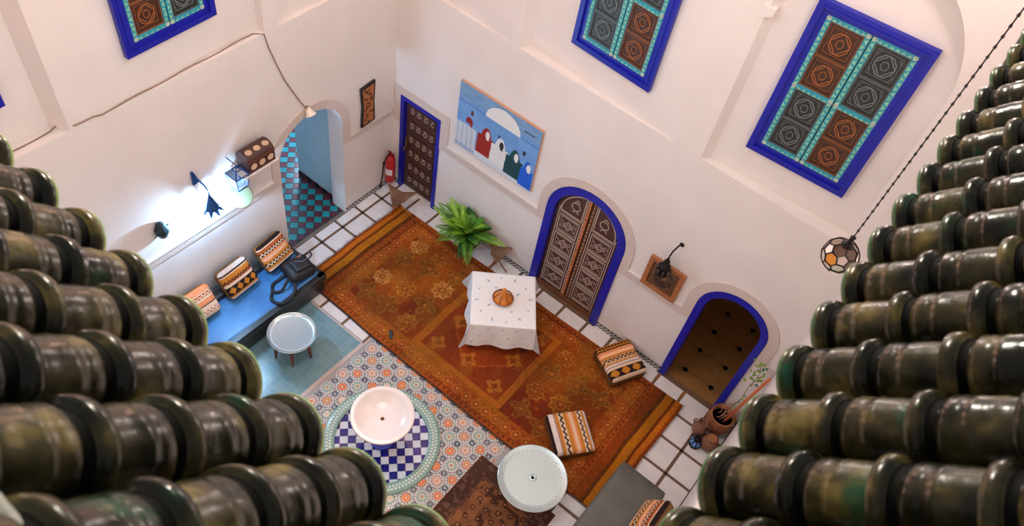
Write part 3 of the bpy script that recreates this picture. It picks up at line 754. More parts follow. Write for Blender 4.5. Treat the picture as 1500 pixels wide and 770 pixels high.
    dots = (np.abs((al / .09) % 1 - .5) < .22) & (bd > .025) & (bd < .065); C = put(C, (bd < .08), (158, 72, 22), .8); C = put(C, dots, (92, 36, 16), .7)
    # flat-woven ends
    e = np.minimum(x - .53, 6.5 - x); kil = (x < .93) | (x > 5.99)
    st = np.zeros((len(x), 3)); bands = [(0, .05, (140, 62, 14)), (.05, .13, (192, 104, 20)), (.13, .18, (112, 50, 14)), (.18, .30, (176, 104, 16)), (.30, .36, (96, 48, 12)), (.36, .6, (132, 60, 14))]
    for a, b2, c in bands: st[(e >= a) & (e < b2)] = c
    C = np.where(kil[:, None], st, C)
    # wear and weave
    C = put(C, np.clip((noise2(x, y * .6, 5.5, 71) - .55) * 4, 0, 1) * ~kil, (150, 92, 26), .45)
    C *= (0.80 + .28 * noise2(x, y, 2.3, 5) + .16 * (noise2(x, y, 30, 6) - .5))[:, None]
    C *= (1 + .10 * (rng.random(len(x)) - .5))[:, None]
    return C
def wob(u, f, a): return a * np.sin(u * f) + a * .5 * np.sin(u * f * 2.3 + 1)
rug = thing('tribal_rug', 'long rust and gold patterned rug under the white clothed table', 'rug', (3.5, -1.5, 0))
def rpos(U, V):
    x = .53 + U * 5.97; y = -2.635 + V * 2.27
    y = y + (1 - V) * (-.04 * np.sin(np.pi * U)) + wob(U, 17, .006) + V * (.09 * U)
    x = x + wob(V, 9, .008)
    return np.column_stack([x - 3.5, y + 1.5, np.where((U < 1e-6) | (U > 1 - 1e-6) | (V < 1e-6) | (V > 1 - 1e-6), .001, .014)])
grid('pile', 520, 204, rpos, lambda U, V: carpet(.53 + U * 5.97, -2.635 + V * 2.27), WOVEN, rug)
mb = MB()
for side in (0, 1):
    for i in range(120):
        v = i / 119; x = (.53 if side == 0 else 6.5) + float(wob(v, 9, .008)); y = -2.635 + 2.27 * v + (.09 if side else 0) * v; L_ = random.uniform(.03, .065) * (-1 if side == 0 else 1)
        mb.add([(x - 3.5, y + 1.5 - .005, .008), (x - 3.5, y + 1.5 + .005, .008), (x - 3.5 + L_, y + 1.5 + random.uniform(-.012, .012), .003)], [(0, 1, 2)])
stuff(mb.build('fringe', mat('dark fringe', (62, 30, 16), .9), rug))
mb = MB()
for i in range(210):
    u = i / 209; x = .56 + 5.9 * u; y = -2.635 - .04 * math.sin(math.pi * u) + float(wob(u, 17, .006))
    mb.box((x - 3.5, y + 1.5 - .006, .008), (.017, .04, .014))
stuff(mb.build('overcast_edge', mat('dark selvedge', (46, 24, 16), .9), rug))

rug2 = thing('brown_rug', 'dark brown worn rug beneath the pale tray table', 'rug', (5.35, -4.55, 0))
def rug2c(U, V):
    x = U * 1.34; y = V * 3.0
    C = np.tile(np.array([122., 78, 50]), (len(x), 1)); bd = np.minimum(np.minimum(x, 1.34 - x), 3.0 - y)
    C = put(C, noise2(x, y, 9, 21) > .52, (146, 94, 60), .8); C = put(C, noise2(x, y, 16, 22) > .72, (52, 32, 26), .7)
    g1 = (x / .16) % 1 - .5; g2 = (y / .16 + np.floor(x / .16) * .5) % 1 - .5; f = np.hypot(g1, g2); C = put(C, (f < .24) & (f > .13), (48, 28, 24), .75); C = put(C, f < .08, (176, 120, 84), .8)
    C = put(C, bd < .27, (74, 48, 38), 1); C = put(C, (bd < .27) & (noise2(x, y, 24, 23) > .72), (140, 104, 84), .45); C = put(C, (bd > .235) & (bd < .25), (124, 84, 60), .9); C = put(C, bd < .02, (96, 58, 40), 1)
    C *= (.9 + .2 * noise2(x, y, 3, 24))[:, None]; return C
grid('pile', 110, 240, lambda U, V: np.column_stack([(U - .5) * 1.34, -1.48 + V * 3.0, np.where((U < 1e-6) | (U > 1 - 1e-6) | (V > 1 - 1e-6), .001, .013)]), rug2c, WOVEN, rug2)

# ================================================================ fountain
MARB = mat('pinkish white marble', (240, 226, 220), .25, var=.03, scale=4, coat=.3)
fo = thing('fountain', 'white marble fountain bowl over a blue and white checked round basin', 'fountain', (FX, FY, 0))
mb = MB(); mb.lathe([(.665, -.005), (.668, .03), (.69, .045), (.81, .045), (.83, .03), (.835, -.005)], n=72); 
GRN = mat('celadon glaze', (140, 170, 156), .25, var=.12, scale=20); mb.build('curb', GRN, fo, smooth=40)
mb = MB()
for k in range(96):
    a = 2 * math.pi * k / 96
    for r, dw in ((.728, .018), (.772, .018)):
        aa = a + (0 if r < .75 else math.pi / 96); c = Vector((r * math.cos(aa), r * math.sin(aa), .0485)); e1 = Vector((math.cos(aa), math.sin(aa), 0)) * .024; e2 = Vector((-math.sin(aa), math.cos(aa), 0)) * dw
        mb.add([c + e1, c + e2, c - e1, c - e2], [(0, 1, 2, 3)])
stuff(mb.build('lozenge_inlay', mat('pale lozenge', (212, 220, 208), .3), fo))
mb = MB(); mb.lathe([(0, -.004), (.668, -.004)], n=48); mb.build('basin_floor', mat('grout white', (190, 190, 196), .5), fo)
CB = mat('navy tile', (26, 28, 120), .2, rnd=.1); CW = mat('white tile', (214, 218, 224), .2, rnd=.04)
def clip_circle(poly, R):
    for k in range(40):
        a = 2 * math.pi * k / 40; nx, ny = math.cos(a), math.sin(a); out = []
        for i in range(len(poly)):
            p, q = poly[i], poly[(i + 1) % len(poly)]; dp, dq = p[0] * nx + p[1] * ny - R, q[0] * nx + q[1] * ny - R
            if dp <= 0: out.append(p)
            if (dp < 0 < dq) or (dq < 0 < dp): t = dp / (dp - dq); out.append((p[0] + (q[0] - p[0]) * t, p[1] + (q[1] - p[1]) * t))
        poly = out
        if len(poly) < 3: return []
    return poly
cs_ = .114; full = slab(cs_ - .005, cs_ - .005, .012, .002); fb = full.build('tile', CB, mesh_only=True); fw = full.build('tile', CW, mesh_only=True)
for i in range(-9, 10):
    for j in range(-9, 10):
        u, v = (i + .3) * cs_, (j + .2) * cs_; c, s = math.cos(R_(45)), math.sin(R_(45))
        pts = [((u + a * .0545) * c - (v + b2 * .0545) * s, (u + a * .0545) * s + (v + b2 * .0545) * c) for a, b2 in ((-1, -1), (1, -1), (1, 1), (-1, 1))]
        mx_ = max(math.hypot(*p) for p in pts); blue = (i + j) % 2 == 0
        if mx_ < .664: inst('tile', fb if blue else fw, fo, (u * c - v * s, u * s + v * c, .006), (0, 0, R_(45)))
        else:
            pl_ = clip_circle(pts, .664)
            if len(pl_) > 2: m = MB(); m.prism(pl_, lambda a, b2, d: (a, b2, d), .006, -.004); m.build('tile', CB if blue else CW, fo)
mb = MB(); mb.lathe([(.17, -.004), (.17, .05), (.14, .07), (.09, .12), (.075, .3), (.08, .45), (.12, .54), (.17, .60), (.16, .62)], n=32); mb.build('pedestal', mat('blue pedestal', (40, 56, 168), .3), fo, smooth=50)
mb = MB(); mb.lathe([(0, .60), (.15, .60), (.28, .63), (.37, .69), (.405, .735), (.43, .745), (.437, .765), (.43, .785), (.40, .792), (.375, .785), (.355, .755), (.30, .70), (.2, .668), (.05, .655), (.025, .652), (.0, .645)], n=64); bw = mb.build('bowl', MARB, fo, smooth=50)
mb = MB(); mb.lathe([(.026, .655), (.022, .662), (.014, .66), (.012, .654), (0, .652)], n=20); mb.build('drain', mat('brass drain', (120, 72, 30), .35, metal=.7), bw, smooth=True)
mb = MB()
for k in range(8):
    a = 2 * math.pi * k / 8; mb.lathe([(0, .0), (.0, .0)], n=3) if False else None
fo.location.z = 0

# ================================================================ table with cloth and dish
TC = (3.453, -1.16); TR = R_(37.9)
tb = thing('square_table', 'square wooden table hidden under a white cloth with blue sprigs', 'table', (*TC, .017), TR)
mb = MB(); mb.box((0, 0, .71), (.94, .94, .03)); mb.build('tabletop', MBROWN, tb, bevel=.005)
for sx in (-1, 1):
    for sy in (-1, 1):
        mb = MB(); mb.box((sx * .42, sy * .42, .35), (.06, .06, .70)); mb.build('leg', DBROWN, tb, bevel=.004)
CL = mat('white cotton', (232, 230, 228), .8, vcol=True, var=.02, scale=30, bump=.06, bscale=90)
HW = .49; DROP = .52
def cloth_pos(U, V):
    s = (U - .5) * 2 * (HW + DROP); t = (V - .5) * 2 * (HW + DROP)
    a = np.clip(s, -HW, HW); b2 = np.clip(t, -HW, HW); es = np.abs(s) - HW; et = np.abs(t) - HW
    es = np.maximum(es, 0); et = np.maximum(et, 0)
    drop = np.maximum(es, et); mn = np.minimum(es, et)
    drop_z = drop * (1 - .10 * np.clip(mn / np.maximum(drop, 1e-6), 0, 1) ** 2 * (drop / DROP))
    z = .742 - drop_z; k = drop / DROP
    sg = np.sign(s); tg = np.sign(t)
    x = a + sg * (es > 0) * (.012 + .035 * k); y = b2 + tg * (et > 0) * (.012 + .035 * k)
    # corner folds: the doubled cloth swings out along the diagonal
    cf = np.minimum(mn / DROP, 1); rat = mn / np.maximum(drop, 1e-6)
    fl_ = .17 * rat * k * (1 - .42 * rat); x += np.where(mn > 0, sg * fl_, 0); y += np.where(mn > 0, tg * fl_, 0)
    x += np.where((es > 0) & (et <= 0), sg * .028 * k * np.sin(t * 13 + 1.2) * np.clip((HW - np.abs(t)) / .2, 0, 1), 0)
    y += np.where((et > 0) & (es <= 0), tg * .028 * k * np.sin(s * 12 + .4) * np.clip((HW - np.abs(s)) / .2, 0, 1), 0)
    return np.column_stack([x, y, z])
SPR = []
for r, n_, ph in ((.40, 12, .1), (.24, 4, .5)):
    for k in range(n_): a = 2 * math.pi * k / n_ + ph; SPR.append((r * math.cos(a) * 1.05, r * math.sin(a) * 1.05, a + (.9 if k % 2 else .2), .034 if k % 2 == 0 else .017))
for k in range(-4, 5):
    for row, d in ((0, .58), (1, .76), (2, .92)):
        w = (k + .5 * (row % 2)) * .22
        for q in ((w, d), (w, -d), (d, w), (-d, w)): SPR.append((q[0], q[1], (k * 2.1 + row), .016))
def cloth_col(U, V):
    s = (U - .5) * 2 * (HW + DROP); t = (V - .5) * 2 * (HW + DROP); C = np.tile(np.array([238., 236, 234]), (len(s), 1))
    for x, y, a, L_ in SPR:
        c, s_ = math.cos(a), math.sin(a); u = (s - x) * c + (t - y) * s_; v = -(s - x) * s_ + (t - y) * c
        m = (np.abs(u) < L_) & (np.abs(v) < .006 + .006 * (1 - np.abs(u) / L_)) | (np.hypot(u, v) < .011)
        C = put(C, m, (126, 136, 158), .85)
    return C
cl = thing('tablecloth', 'white tablecloth with small blue sprigs draped over the square table', 'tablecloth', (*TC, .014), TR)
grid('cloth', 200, 200, cloth_pos, cloth_col, CL, cl)
TAJ = mat('amber glazed clay', (206, 118, 22), .2, var=.2, scale=10, coat=.4); TAJ2 = mat('dark amber glaze', (150, 70, 20), .25, var=.2, scale=20)
tj = thing('tagine_pot', 'amber glazed tagine with a pointed lid on the white tablecloth', 'pot', (3.44, -1.175, .757), .5); tj.scale = (1.16, 1.16, 1.1)
mb = MB(); mb.lathe([(0, .004), (.07, .004), (.10, .015), (.135, .045), (.142, .055), (.136, .058), (.125, .045), (.06, .03), (0, .03)], n=40); mb.build('dish', TAJ2, tj, smooth=50)
mb = MB(); mb.lathe([(.122, .042), (.126, .05), (.112, .075), (.075, .115), (.04, .165), (.022, .20), (.018, .215), (.028, .228), (.022, .245), (.0, .25)], n=36)
ld = mb.build('lid', TAJ, tj, smooth=50)
mb = MB()
for k in range(6):
    a = k * math.pi / 3 + .3; mb.tube([(math.cos(a) * r, math.sin(a) * r, h) for r, h in ((.121, .062), (.095, .094), (.06, .136), (.034, .18))], [.010, .008, .006, .003], 6)
mb.build('painted_rib', mat('brown glaze rib', (136, 70, 18), .25), ld, smooth=True)

# ================================================================ kilim floor cushions
def zig(a, t): return np.abs(((a * t) % 1) * 2 - 1)
CRM = (224, 190, 160); GLD = (194, 122, 40); BKN = (40, 26, 24); PNK = (226, 142, 94); WHT = (222, 206, 196); RST = (170, 84, 40)
def kil(sty):
    """striped kilim weave: s along the stripes, t across them, both 0..1"""
    def f(s, t):
        C = np.tile(np.array(GLD, float), (len(s), 1))
        if sty == 0:      # pouf by the right wall: zigzag, pink bands, black band of lozenges
            for a, b2, c in ((0, .14, GLD), (.14, .17, BKN), (.17, .24, PNK), (.24, .33, (244, 184, 140)), (.33, .37, GLD), (.37, .55, (196, 140, 84)), (.55, .6, GLD), (.6, .65, WHT), (.65, .67, (60, 60, 90)), (.67, .73, CRM), (.73, .95, BKN), (.95, 1.01, CRM)): C[(t >= a) & (t < b2)] = c
            C = put(C, (t > .02) & (t < .12) & (np.abs((t - .07) / .05) < zig(s, 11) * 1.0), BKN, .85)
            m = (t > .37) & (t < .55); q = (t - .37) / .18; C = put(C, m & (np.abs(q - .25 - .5 * zig(s, 8)) < .13), BKN); C = put(C, m & (np.abs(q - .5 - .5 * zig(s, 8)) < .10), CRM)
            m = (t > .73) & (t < .95); q = (t - .84) / .095; w = ((s * 3.2 + .1) % 1 - .5) / .38; C = put(C, m & (np.abs(q) ** 1.4 + np.abs(w) ** 1.4 < 1), GLD)
        elif sty == 1:    # pouf with stripes, by the tray
            for a, b2, c in ((0, .04, BKN), (.04, .16, WHT), (.16, .19, (170, 130, 120)), (.19, .27, GLD), (.27, .41, CRM), (.41, .5, GLD), (.5, .68, PNK), (.56, .62, CRM), (.68, .76, GLD), (.76, .88, CRM), (.88, .94, GLD), (.94, 1.01, WHT)): C[(t >= a) & (t < b2)] = c
            for a, b2 in ((.27, .41), (.76, .88)): q = (t - a) / (b2 - a); C = put(C, (q >= 0) & (q < 1) & (np.abs(q - .25 - .5 * zig(s, 7)) < .2), BKN, .9)
        elif sty == 2:
            for a, b2, c in ((0, .08, BKN), (.08, .12, CRM), (.12, .22, RST), (.22, .36, BKN), (.36, .56, PNK), (.44, .5, CRM), (.56, .62, GLD), (.62, .78, BKN), (.78, .86, GLD), (.86, .93, WHT), (.93, 1.01, BKN)): C[(t >= a) & (t < b2)] = c
            for a, b2, n_ in ((.22, .36, 9), (.62, .78, 8)): q = (t - a) / (b2 - a); C = put(C, (q >= 0) & (q < 1) & (np.abs(q - .2 - .6 * zig(s, n_)) < .2), CRM)
        elif sty == 3:
            for a, b2, c in ((0, .1, WHT), (.1, .15, BKN), (.15, .2, CRM), (.2, .32, GLD), (.32, .46, (180, 100, 40)), (.46, .5, WHT), (.5, .56, CRM), (.56, .86, BKN), (.86, .92, GLD), (.92, 1.01, WHT)): C[(t >= a) & (t < b2)] = c
            q = (t - .32) / .14; C = put(C, (q >= 0) & (q < 1) & (np.abs(q - .2 - .6 * zig(s, 9)) < .2), BKN)
            q = (t - .71) / .13; w = ((s * 4) % 1 - .5) / .42; C = put(C, (np.abs(q) < 1) & (np.abs(q) + np.abs(w) < 1), GLD)
        else:
            for a, b2, c in ((0, .15, PNK), (.15, .2, CRM), (.2, .32, RST), (.32, .4, CRM), (.4, .55, PNK), (.55, .6, BKN), (.6, .75, CRM), (.75, .86, RST), (.86, 1.01, CRM)): C[(t >= a) & (t < b2)] = c
            q = (t - .2) / .12; C = put(C, (q >= 0) & (q < 1) & (np.abs(q - .2 - .6 * zig(s, 8)) < .2), CRM); q = (t - .75) / .11; C = put(C, (q >= 0) & (q < 1) & (np.abs(q - .2 - .6 * zig(s, 8)) < .25), WHT)
        C *= (1 + .12 * (rng.random(len(s)) - .5))[:, None]
        return C
    return f
KM = mat('kilim weave', (200, 200, 200), .9, vcol=True, var=.08, scale=40, bump=.25, bscale=90, spec=.2)
def cushion(name, label, w, d, h, sty, loc, rz, swap=False, side=(120, 78, 34), group=None, rx=0, ry=0, r=.05, cat='cushion', puff=.18):
    t = thing(name, label, cat, loc, 0, group); t.rotation_mode = 'XYZ'; t.rotation_euler = (rx, ry, rz); f = kil(sty)
    def col(P, ax):
        s = (P[:, 0] / w + .5); q = .5 - P[:, 1] / d
        if swap: s, q = .5 + P[:, 1] / d, .5 + P[:, 0] / w
        top = f(s, np.clip(q, 0, 1)); zz = P[:, 2] / h
        sd = np.tile(np.array(side, float), (len(s), 1)); sd = put(sd, np.abs(((P[:, 2] / .02) % 1) - .5) < .22, np.array(side) * .62, .8)
        return np.where((zz > .22)[:, None], top, sd)
    b = rbox('cover', w, d, h, r, 56, col, KM, t, puff)
    mb = MB(); q = .93; pts = [(sx * w / 2 * q * 1.07, sy * d / 2 * q * 1.07) for sx, sy in ((-1, -1), (1, -1), (1, 1), (-1, 1))]
    ed = []
    for i in range(4):
        a, b2 = pts[i], pts[(i + 1) % 4]
        for k in range(8): u = k / 8; ed.append((a[0] + (b2[0] - a[0]) * u, a[1] + (b2[1] - a[1]) * u, h * .70))
    mb.tube(ed + [ed[0]], .008, 6); mb.build('piping', mat('cord piping', (150, 104, 62), .8), t, smooth=True)
    return t
cushion('floor_cushion', 'square kilim floor cushion with black lozenge band, beside the right wall', .60, .61, .25, 0, (5.342, -.422, .014), R_(-27), swap=True, group='kilim floor cushions')
cushion('floor_cushion', 'striped kilim floor cushion with zigzags, next to the pale tray table', .63, .58, .21, 1, (5.462, -1.968, .015), R_(141), group='kilim floor cushions')

# ================================================================ leather bench on the left, with cushions and backpack
SEAT_SHEEN = mat('blue sheen leather', (58, 118, 178), .33, var=.10, scale=4, bump=.08, bscale=50, rgb2=(74, 136, 196), mixscale=2)  # the lantern's blue reflection on black leather, painted as seat colour
sf = thing('left_bench', 'low blue sheen leather bench along the left wall under the lamps', 'bench', (.62, -4.5, 0))
mb = MB(); mb.box((.0, 0, .17), (.72, 3.86, .30)); mb.build('base', LEATHB, sf, bevel=.02)
rb = rbox('seat', .66, 3.80, .15, .04, 40, lambda P, ax: np.tile(np.array([58., 118, 178]), (len(P), 1)), SEAT_SHEEN, sf, .05); rb.location = (-.04, -.06, .30)
mb = MB(); mb.tube([(.365, -1.95, .32), (.372, 0, .315), (.365, 1.95, .32)], .018, 8); mb.box((.33, 0, .365), (.10, 3.93, .135)); mb.box((0, 1.90, .365), (.74, .13, .135)); mb.build('dark_border', LEATHB, sf, bevel=.012)
mb = MB(); mb.box((-.41, 0, .33), (.12, 3.9, .44)); mb.build('back_rail', LEATHB, sf, bevel=.03)
for y in (-1.85, 1.85):
    for x in (-.3, .3): mb = MB(); mb.lathe([(.03, 0), (.035, .05)], (x, y, 0), 12); mb.build('foot', DBROWN, sf)
for (y, sty, lab, rz) in ((-2.93, 2, 'kilim back cushion nearest the archway on the left bench', .10), (-3.63, 3, 'kilim back cushion with gold triangles, middle of the left bench', .05), (-4.33, 4, 'pinkish kilim back cushion farthest from the archway on the left bench', -.04)):
    t = cushion('back_cushion', lab, .50, .44, .2, sty, (.30, y, .66), math.pi / 2 + rz, side=(150, 104, 60), group='back cushions on the left bench', r=.06, puff=.3)
    t.rotation_mode = 'XYZ'
    # stands on the bench with its face to the room, leaning on the wall
    Mx = Matrix.Translation((.23, y, .67)) @ Matrix.Rotation(rz, 4, 'Z') @ Matrix.Rotation(R_(52), 4, 'Y') @ Matrix.Rotation(math.pi / 2, 4, 'Z') @ Matrix.Translation((0, 0, -.06))
    t.rotation_euler = Mx.to_euler(); t.location = Mx.to_translation()
NYL = mat('black nylon', (20, 20, 24), .5, var=.2, scale=30, bump=.2, bscale=90); NYS = mat('black webbing', (14, 14, 18), .6)
bp_ = thing('backpack', 'black backpack lying with its straps spread on the left bench', 'backpack', (.70, -2.83, .466), R_(80))
b0 = rbox('body', .42, .38, .2, .085, 30, lambda P, ax: np.tile(np.array([20., 20, 24]), (len(P), 1)), NYL, bp_, .25)
b1 = rbox('front_pocket', .26, .24, .09, .04, 20, lambda P, ax: np.tile(np.array([24., 24, 30]), (len(P), 1)), NYL, bp_, .3); b1.location = (.03, -.02, .17)
mb = MB(); mb.tube([(-.12, -.06, .27), (-.02, -.13, .275), (.1, -.12, .27), (.15, -.02, .265)], .006, 6); mb.box((.02, .0, .268), (.05, .015, .01)); mb.build('zip', mat('zip metal', (150, 150, 156), .3, metal=.8), b1)
for k, pts in enumerate(([(-.18, -.06, .12), (-.28, -.12, .10), (-.40, -.16, .02), (-.50, -.10, .012), (-.44, .02, .012), (-.30, .05, .012), (-.2, .06, .05)], [(-.16, -.12, .10), (-.22, -.26, .04), (-.36, -.36, .012), (-.52, -.36, .012), (-.60, -.22, .012), (-.52, -.1, .02)], [(.16, .0, .2), (.26, .02, .24), (.26, .1, .22), (.17, .1, .18)])):
    mb = MB(); 
    P = [Vector(p) for p in pts]; Q = []
    for i in range(len(P) - 1):
        for q in range(6):
            u = q / 6; p0, p1, p2, p3 = P[max(i - 1, 0)], P[i], P[i + 1], P[min(i + 2, len(P) - 1)]
            Q.append(.5 * ((2 * p1) + (p2 - p0) * u + (2 * p0 - 5 * p1 + 4 * p2 - p3) * u * u + (3 * p1 - p0 - 3 * p2 + p3) * u ** 3))
    Q.append(P[-1]); mb.tube(Q, .024 if k < 2 else .013, 8); mb.build('strap', NYS, bp_, smooth=True)
mb = MB(); mb.box((.08, .09, .255), (.07, .02, .008)); mb.build('red_patch', mat('red patch', (210, 110, 80), .5), bp_)

# ================================================================ tray tables
STEEL = mat('polished tray metal', (206, 222, 226), .22, metal=.85, var=.04, scale=30); STEEL2 = mat('pale tin', (186, 198, 198), .32, metal=.6, var=.05, scale=40)
tt = thing('small_tray_table', 'small round tray table with turned wooden legs beside the left bench', 'table', (1.455, -3.645, .004))
mb = MB(); mb.lathe([(0, .445), (.30, .445), (.325, .45), (.345, .47), (.356, .478), (.362, .47), (.35, .445), (.33, .43), (0, .43)], n=64); ty = mb.build('tray', STEEL, tt, smooth=45)
mb = MB(); mb.lathe([(.295, .4455), (.300, .449), (.305, .4455)], n=64, capends=False); mb.build('engraved_ring', STEEL2, ty, smooth=True)
for k in range(6):
    a = 2 * math.pi * k / 6 + .25; c, s = math.cos(a), math.sin(a); mb = MB()
    mb.tube([(c * r, s * r, h) for r, h in ((.30, 0), (.295, .03), (.285, .12), (.275, .22), (.265, .3), (.25, .43))], [.014, .02, .024, .03, .028, .026], 8); mb.build('leg', mat('reddish turned wood', (104, 54, 36), .4, var=.2, scale=20) if k == 0 else bpy.data.materials['reddish turned wood'], tt, smooth=40)
    mb = MB(); a2 = a + math.pi / 3; p = Vector((c * .265, s * .265, .3)); q = Vector((math.cos(a2) * .265, math.sin(a2) * .265, .3)); mb.tube([p, (p + q) / 2 + Vector((0, 0, .05)), q], .016, 6); mb.build('rail', bpy.data.materials['reddish turned wood'], tt, smooth=True)
tt = thing('large_tray_table', 'large pale round tray table standing at the tip of the brown rug', 'table', (5.508, -3.017, .013))
mb = MB(); mb.lathe([(0, .45), (.035, .45), (.38, .45), (.42, .452), (.455, .462), (.475, .466), (.485, .458), (.475, .44), (0, .435)], n=80); ty = mb.build('tray', STEEL2, tt, smooth=45)
mb = MB(); mb.lathe([(.055, .45), (.05, .462), (.03, .468), (.02, .46), (.018, .452)], n=28, capends=False); mb.lathe([(0, .453), (.018, .453)], n=16, mi=1); mb.build('boss', [STEEL, BLK], ty, smooth=True)
mb = MB()
for k in range(60):
    a = 2 * math.pi * k / 60; 
    for r in (.402, .432): mb.lathe([(0, .006), (.007, .004), (.010, 0)], (r * math.cos(a + (r > .42) * .05), r * math.sin(a + (r > .42) * .05), .452), 6)
stuff(mb.build('embossed_border', STEEL, ty, smooth=True))
for k in range(6):
    a = 2 * math.pi * k / 6; c, s = math.cos(a), math.sin(a); mb = MB(); mb.tube([(c * .3, s * .3, 0), (c * .30, s * .30, .2), (c * .26, s * .26, .44)], [.016, .026, .024], 8); mb.build('leg', bpy.data.materials['reddish turned wood'], tt, smooth=True)

# ================================================================ dark bench on the right
LEATHG = mat('dark grey brown leather', (92, 90, 84), .42, var=.14, scale=5, bump=.1, bscale=50)
dbn = thing('dark_bench', 'dark grey leather bench by the side wall at the bottom of the view', 'bench', (6.68, -3.95, 0))
mb = MB(); mb.box((0, 0, .16), (.66, 3.76, .28)); mb.build('base', LEATHB, dbn, bevel=.02)
rb = rbox('seat', .70, 3.86, .17, .05, 40, lambda P, ax: np.tile(np.array([72., 72, 68]), (len(P), 1)), LEATHG, dbn, .05); rb.location = (0, 0, .29)
for y in (-1.8, 1.8):
    for x in (-.28, .28): mb = MB(); mb.lathe([(.03, 0), (.035, .04)], (x, y, 0), 12); mb.build('foot', DBROWN, dbn)
cushion('back_cushion', 'orange kilim cushion leaning behind the dark leather bench', .50, .44, .18, 2, (7.10, -2.42, .62), math.pi / 2, side=(150, 104, 60), r=.06, puff=.3)
t = bpy.data.objects['back_cushion.003']; Mx = Matrix.Translation((7.09, -2.46, .61)) @ Matrix.Rotation(R_(-58), 4, 'Y') @ Matrix.Rotation(-math.pi / 2, 4, 'Z') @ Matrix.Translation((0, 0, -.05)); t.rotation_euler = Mx.to_euler(); t.location = Mx.to_translation()

# ================================================================ butterfly stools
LTH = mat('tan brown leather', (116, 84, 62), .55, var=.2, scale=8, bump=.1); 
def stool(label, corners, feet, group):
    c = Vector((sum(p[0] for p in corners) / 3, sum(p[1] for p in corners) / 3, 0)); t = thing('tripod_stool', label, 'stool', (c.x, c.y, .004), 0, group)
    A, B, Cc = [(Vector(p) - c) * 1.12 for p in corners]; A.z = B.z = .46; Cc.z = .44; n = 12; vs = []; fs = []; idx = {}
    for i in range(n + 1):
        for j in range(n + 1 - i):
            u, v = i / n, j / n; w = 1 - u - v; p = A * u + B * v + Cc * w; m = max(u, v, w)
            ed = 1 - 0.30 * (27 * u * v * w) ** .5 * 0
            e = min(u, v, w); pin = (1 - m); p2 = p * (1 - .22 * math.sin(math.pi * min(1, (1 - e * 3))) * (1 - abs(2 * m - 1.33)) if False else 1)
            p2 = p.copy(); k = 4 * max(u * v, v * w, u * w) * (1 - 3 * e); ctr = Vector((0, 0, p.z)); p2 = p2.lerp(ctr, .10 * k)
            p2.z = p.z - .11 * (1 - (2 * m - 1 if m > .5 else 0) ** 1.0) * .8
            idx[i, j] = len(vs); vs.append(p2)
    for i in range(n):
        for j in range(n - i):
            fs.append((idx[i, j], idx[i + 1, j], idx[i, j + 1]))
            if j < n - i - 1: fs.append((idx[i + 1, j], idx[i + 1, j + 1], idx[i, j + 1]))
    mb = MB(); mb.add(vs, fs); s = mb.build('seat', LTH, t, smooth=True); sd = s.modifiers.new('thick', 'SOLIDIFY'); sd.thickness = .008
    mb = MB(); mid = Vector((0, 0, .22)); mb.lathe([(.03, .19), (.035, .22), (.03, .25)], (0, 0, 0), 12); mb.build('hub', IRON, t, smooth=True)
    for p, q in zip((A, B, Cc), feet):
        f = Vector((q[0] - c.x, q[1] - c.y, .008)); mb = MB(); mb.tube([p - Vector((0, 0, .015)), mid + (p - mid) * .02, f], [.011, .014, .011], 8); mb.build('leg', ORANGEW, t, smooth=True)
stool('brown leather tripod stool in the corner by the small blue framed door', [(.36, -.46, .44), (.80, -.27, .44), (.73, -.76, .42)], [(.93, -.44), (.58, -.76), (.40, -.28)], 'leather tripod stools')
stool('brown leather tripod stool between the fern and the arched double door', [(2.36, -.19, .44), (2.76, -.06, .44), (2.78, -.45, .42)], [(2.87, -.20), (2.60, -.39), (2.42, -.08)], 'leather tripod stools')

# ================================================================ fern
fn_ = thing('potted_fern', 'bushy green fern in a dark pot on the tiles by the right wall', 'plant', (2.0, -.26, 0))
mb = MB(); mb.lathe([(.10, 0), (.12, .01), (.15, .2), (.165, .3), (.17, .31), (.155, .31), (.145, .26), (0, .26)], n=32); mb.build('pot', mat('dark brown pot', (60, 40, 34), .5, var=.2), fn_, smooth=45)
LEAF = [mat('fern green ' + n_, c, .5, var=.2, scale=12) for n_, c in (('bright', (128, 176, 40)), ('mid', (84, 138, 38)), ('dark', (34, 80, 34)))]
for k in range(46):
    a = k * 2.39996 + random.uniform(-.2, .2); L_ = random.uniform(.50, .78); up = random.uniform(.45, 1.1) if k > 22 else random.uniform(1.0, 1.45)
    mb = MB(); pts = []; n = 22
    for i in range(n + 1):
        u = i / n; r = L_ * (math.cos(up) * u + .25 * u * u); z = .29 + L_ * (math.sin(up) * 1.15 * u - .42 * u * u); pts.append(Vector((r * math.cos(a), min(r * math.sin(a), .14 + .02 * u), z)))
    sdv = Vector((-math.sin(a), math.cos(a), 0))
    mb.tube(pts, [.004 * (1 - .7 * i / n) for i in range(n + 1)], 5)
    for i in range(2, n + 1):
        u = i / n; w = .092 * math.sin(math.pi * min(1, u * .92 + .06)) ** .7 * (L_ / .55); t_ = (pts[i] - pts[i - 1]).normalized(); nrm = t_.cross(sdv) * -1
        for sg in (-1, 1):
            o = pts[i]; tip = o + sdv * sg * w + t_ * .03 - Vector((0, 0, 1)) * w * .25; mdp = o.lerp(tip, .5) + t_ * .026; md2 = o.lerp(tip, .5) - t_ * .020
            mb.add([o - t_ * .006, md2, tip, mdp], [(0, 1, 2, 3)])
    mb.build('frond', LEAF[0 if k % 5 in (0, 2) else (1 if k % 5 in (1, 3) else 2)], fn_)

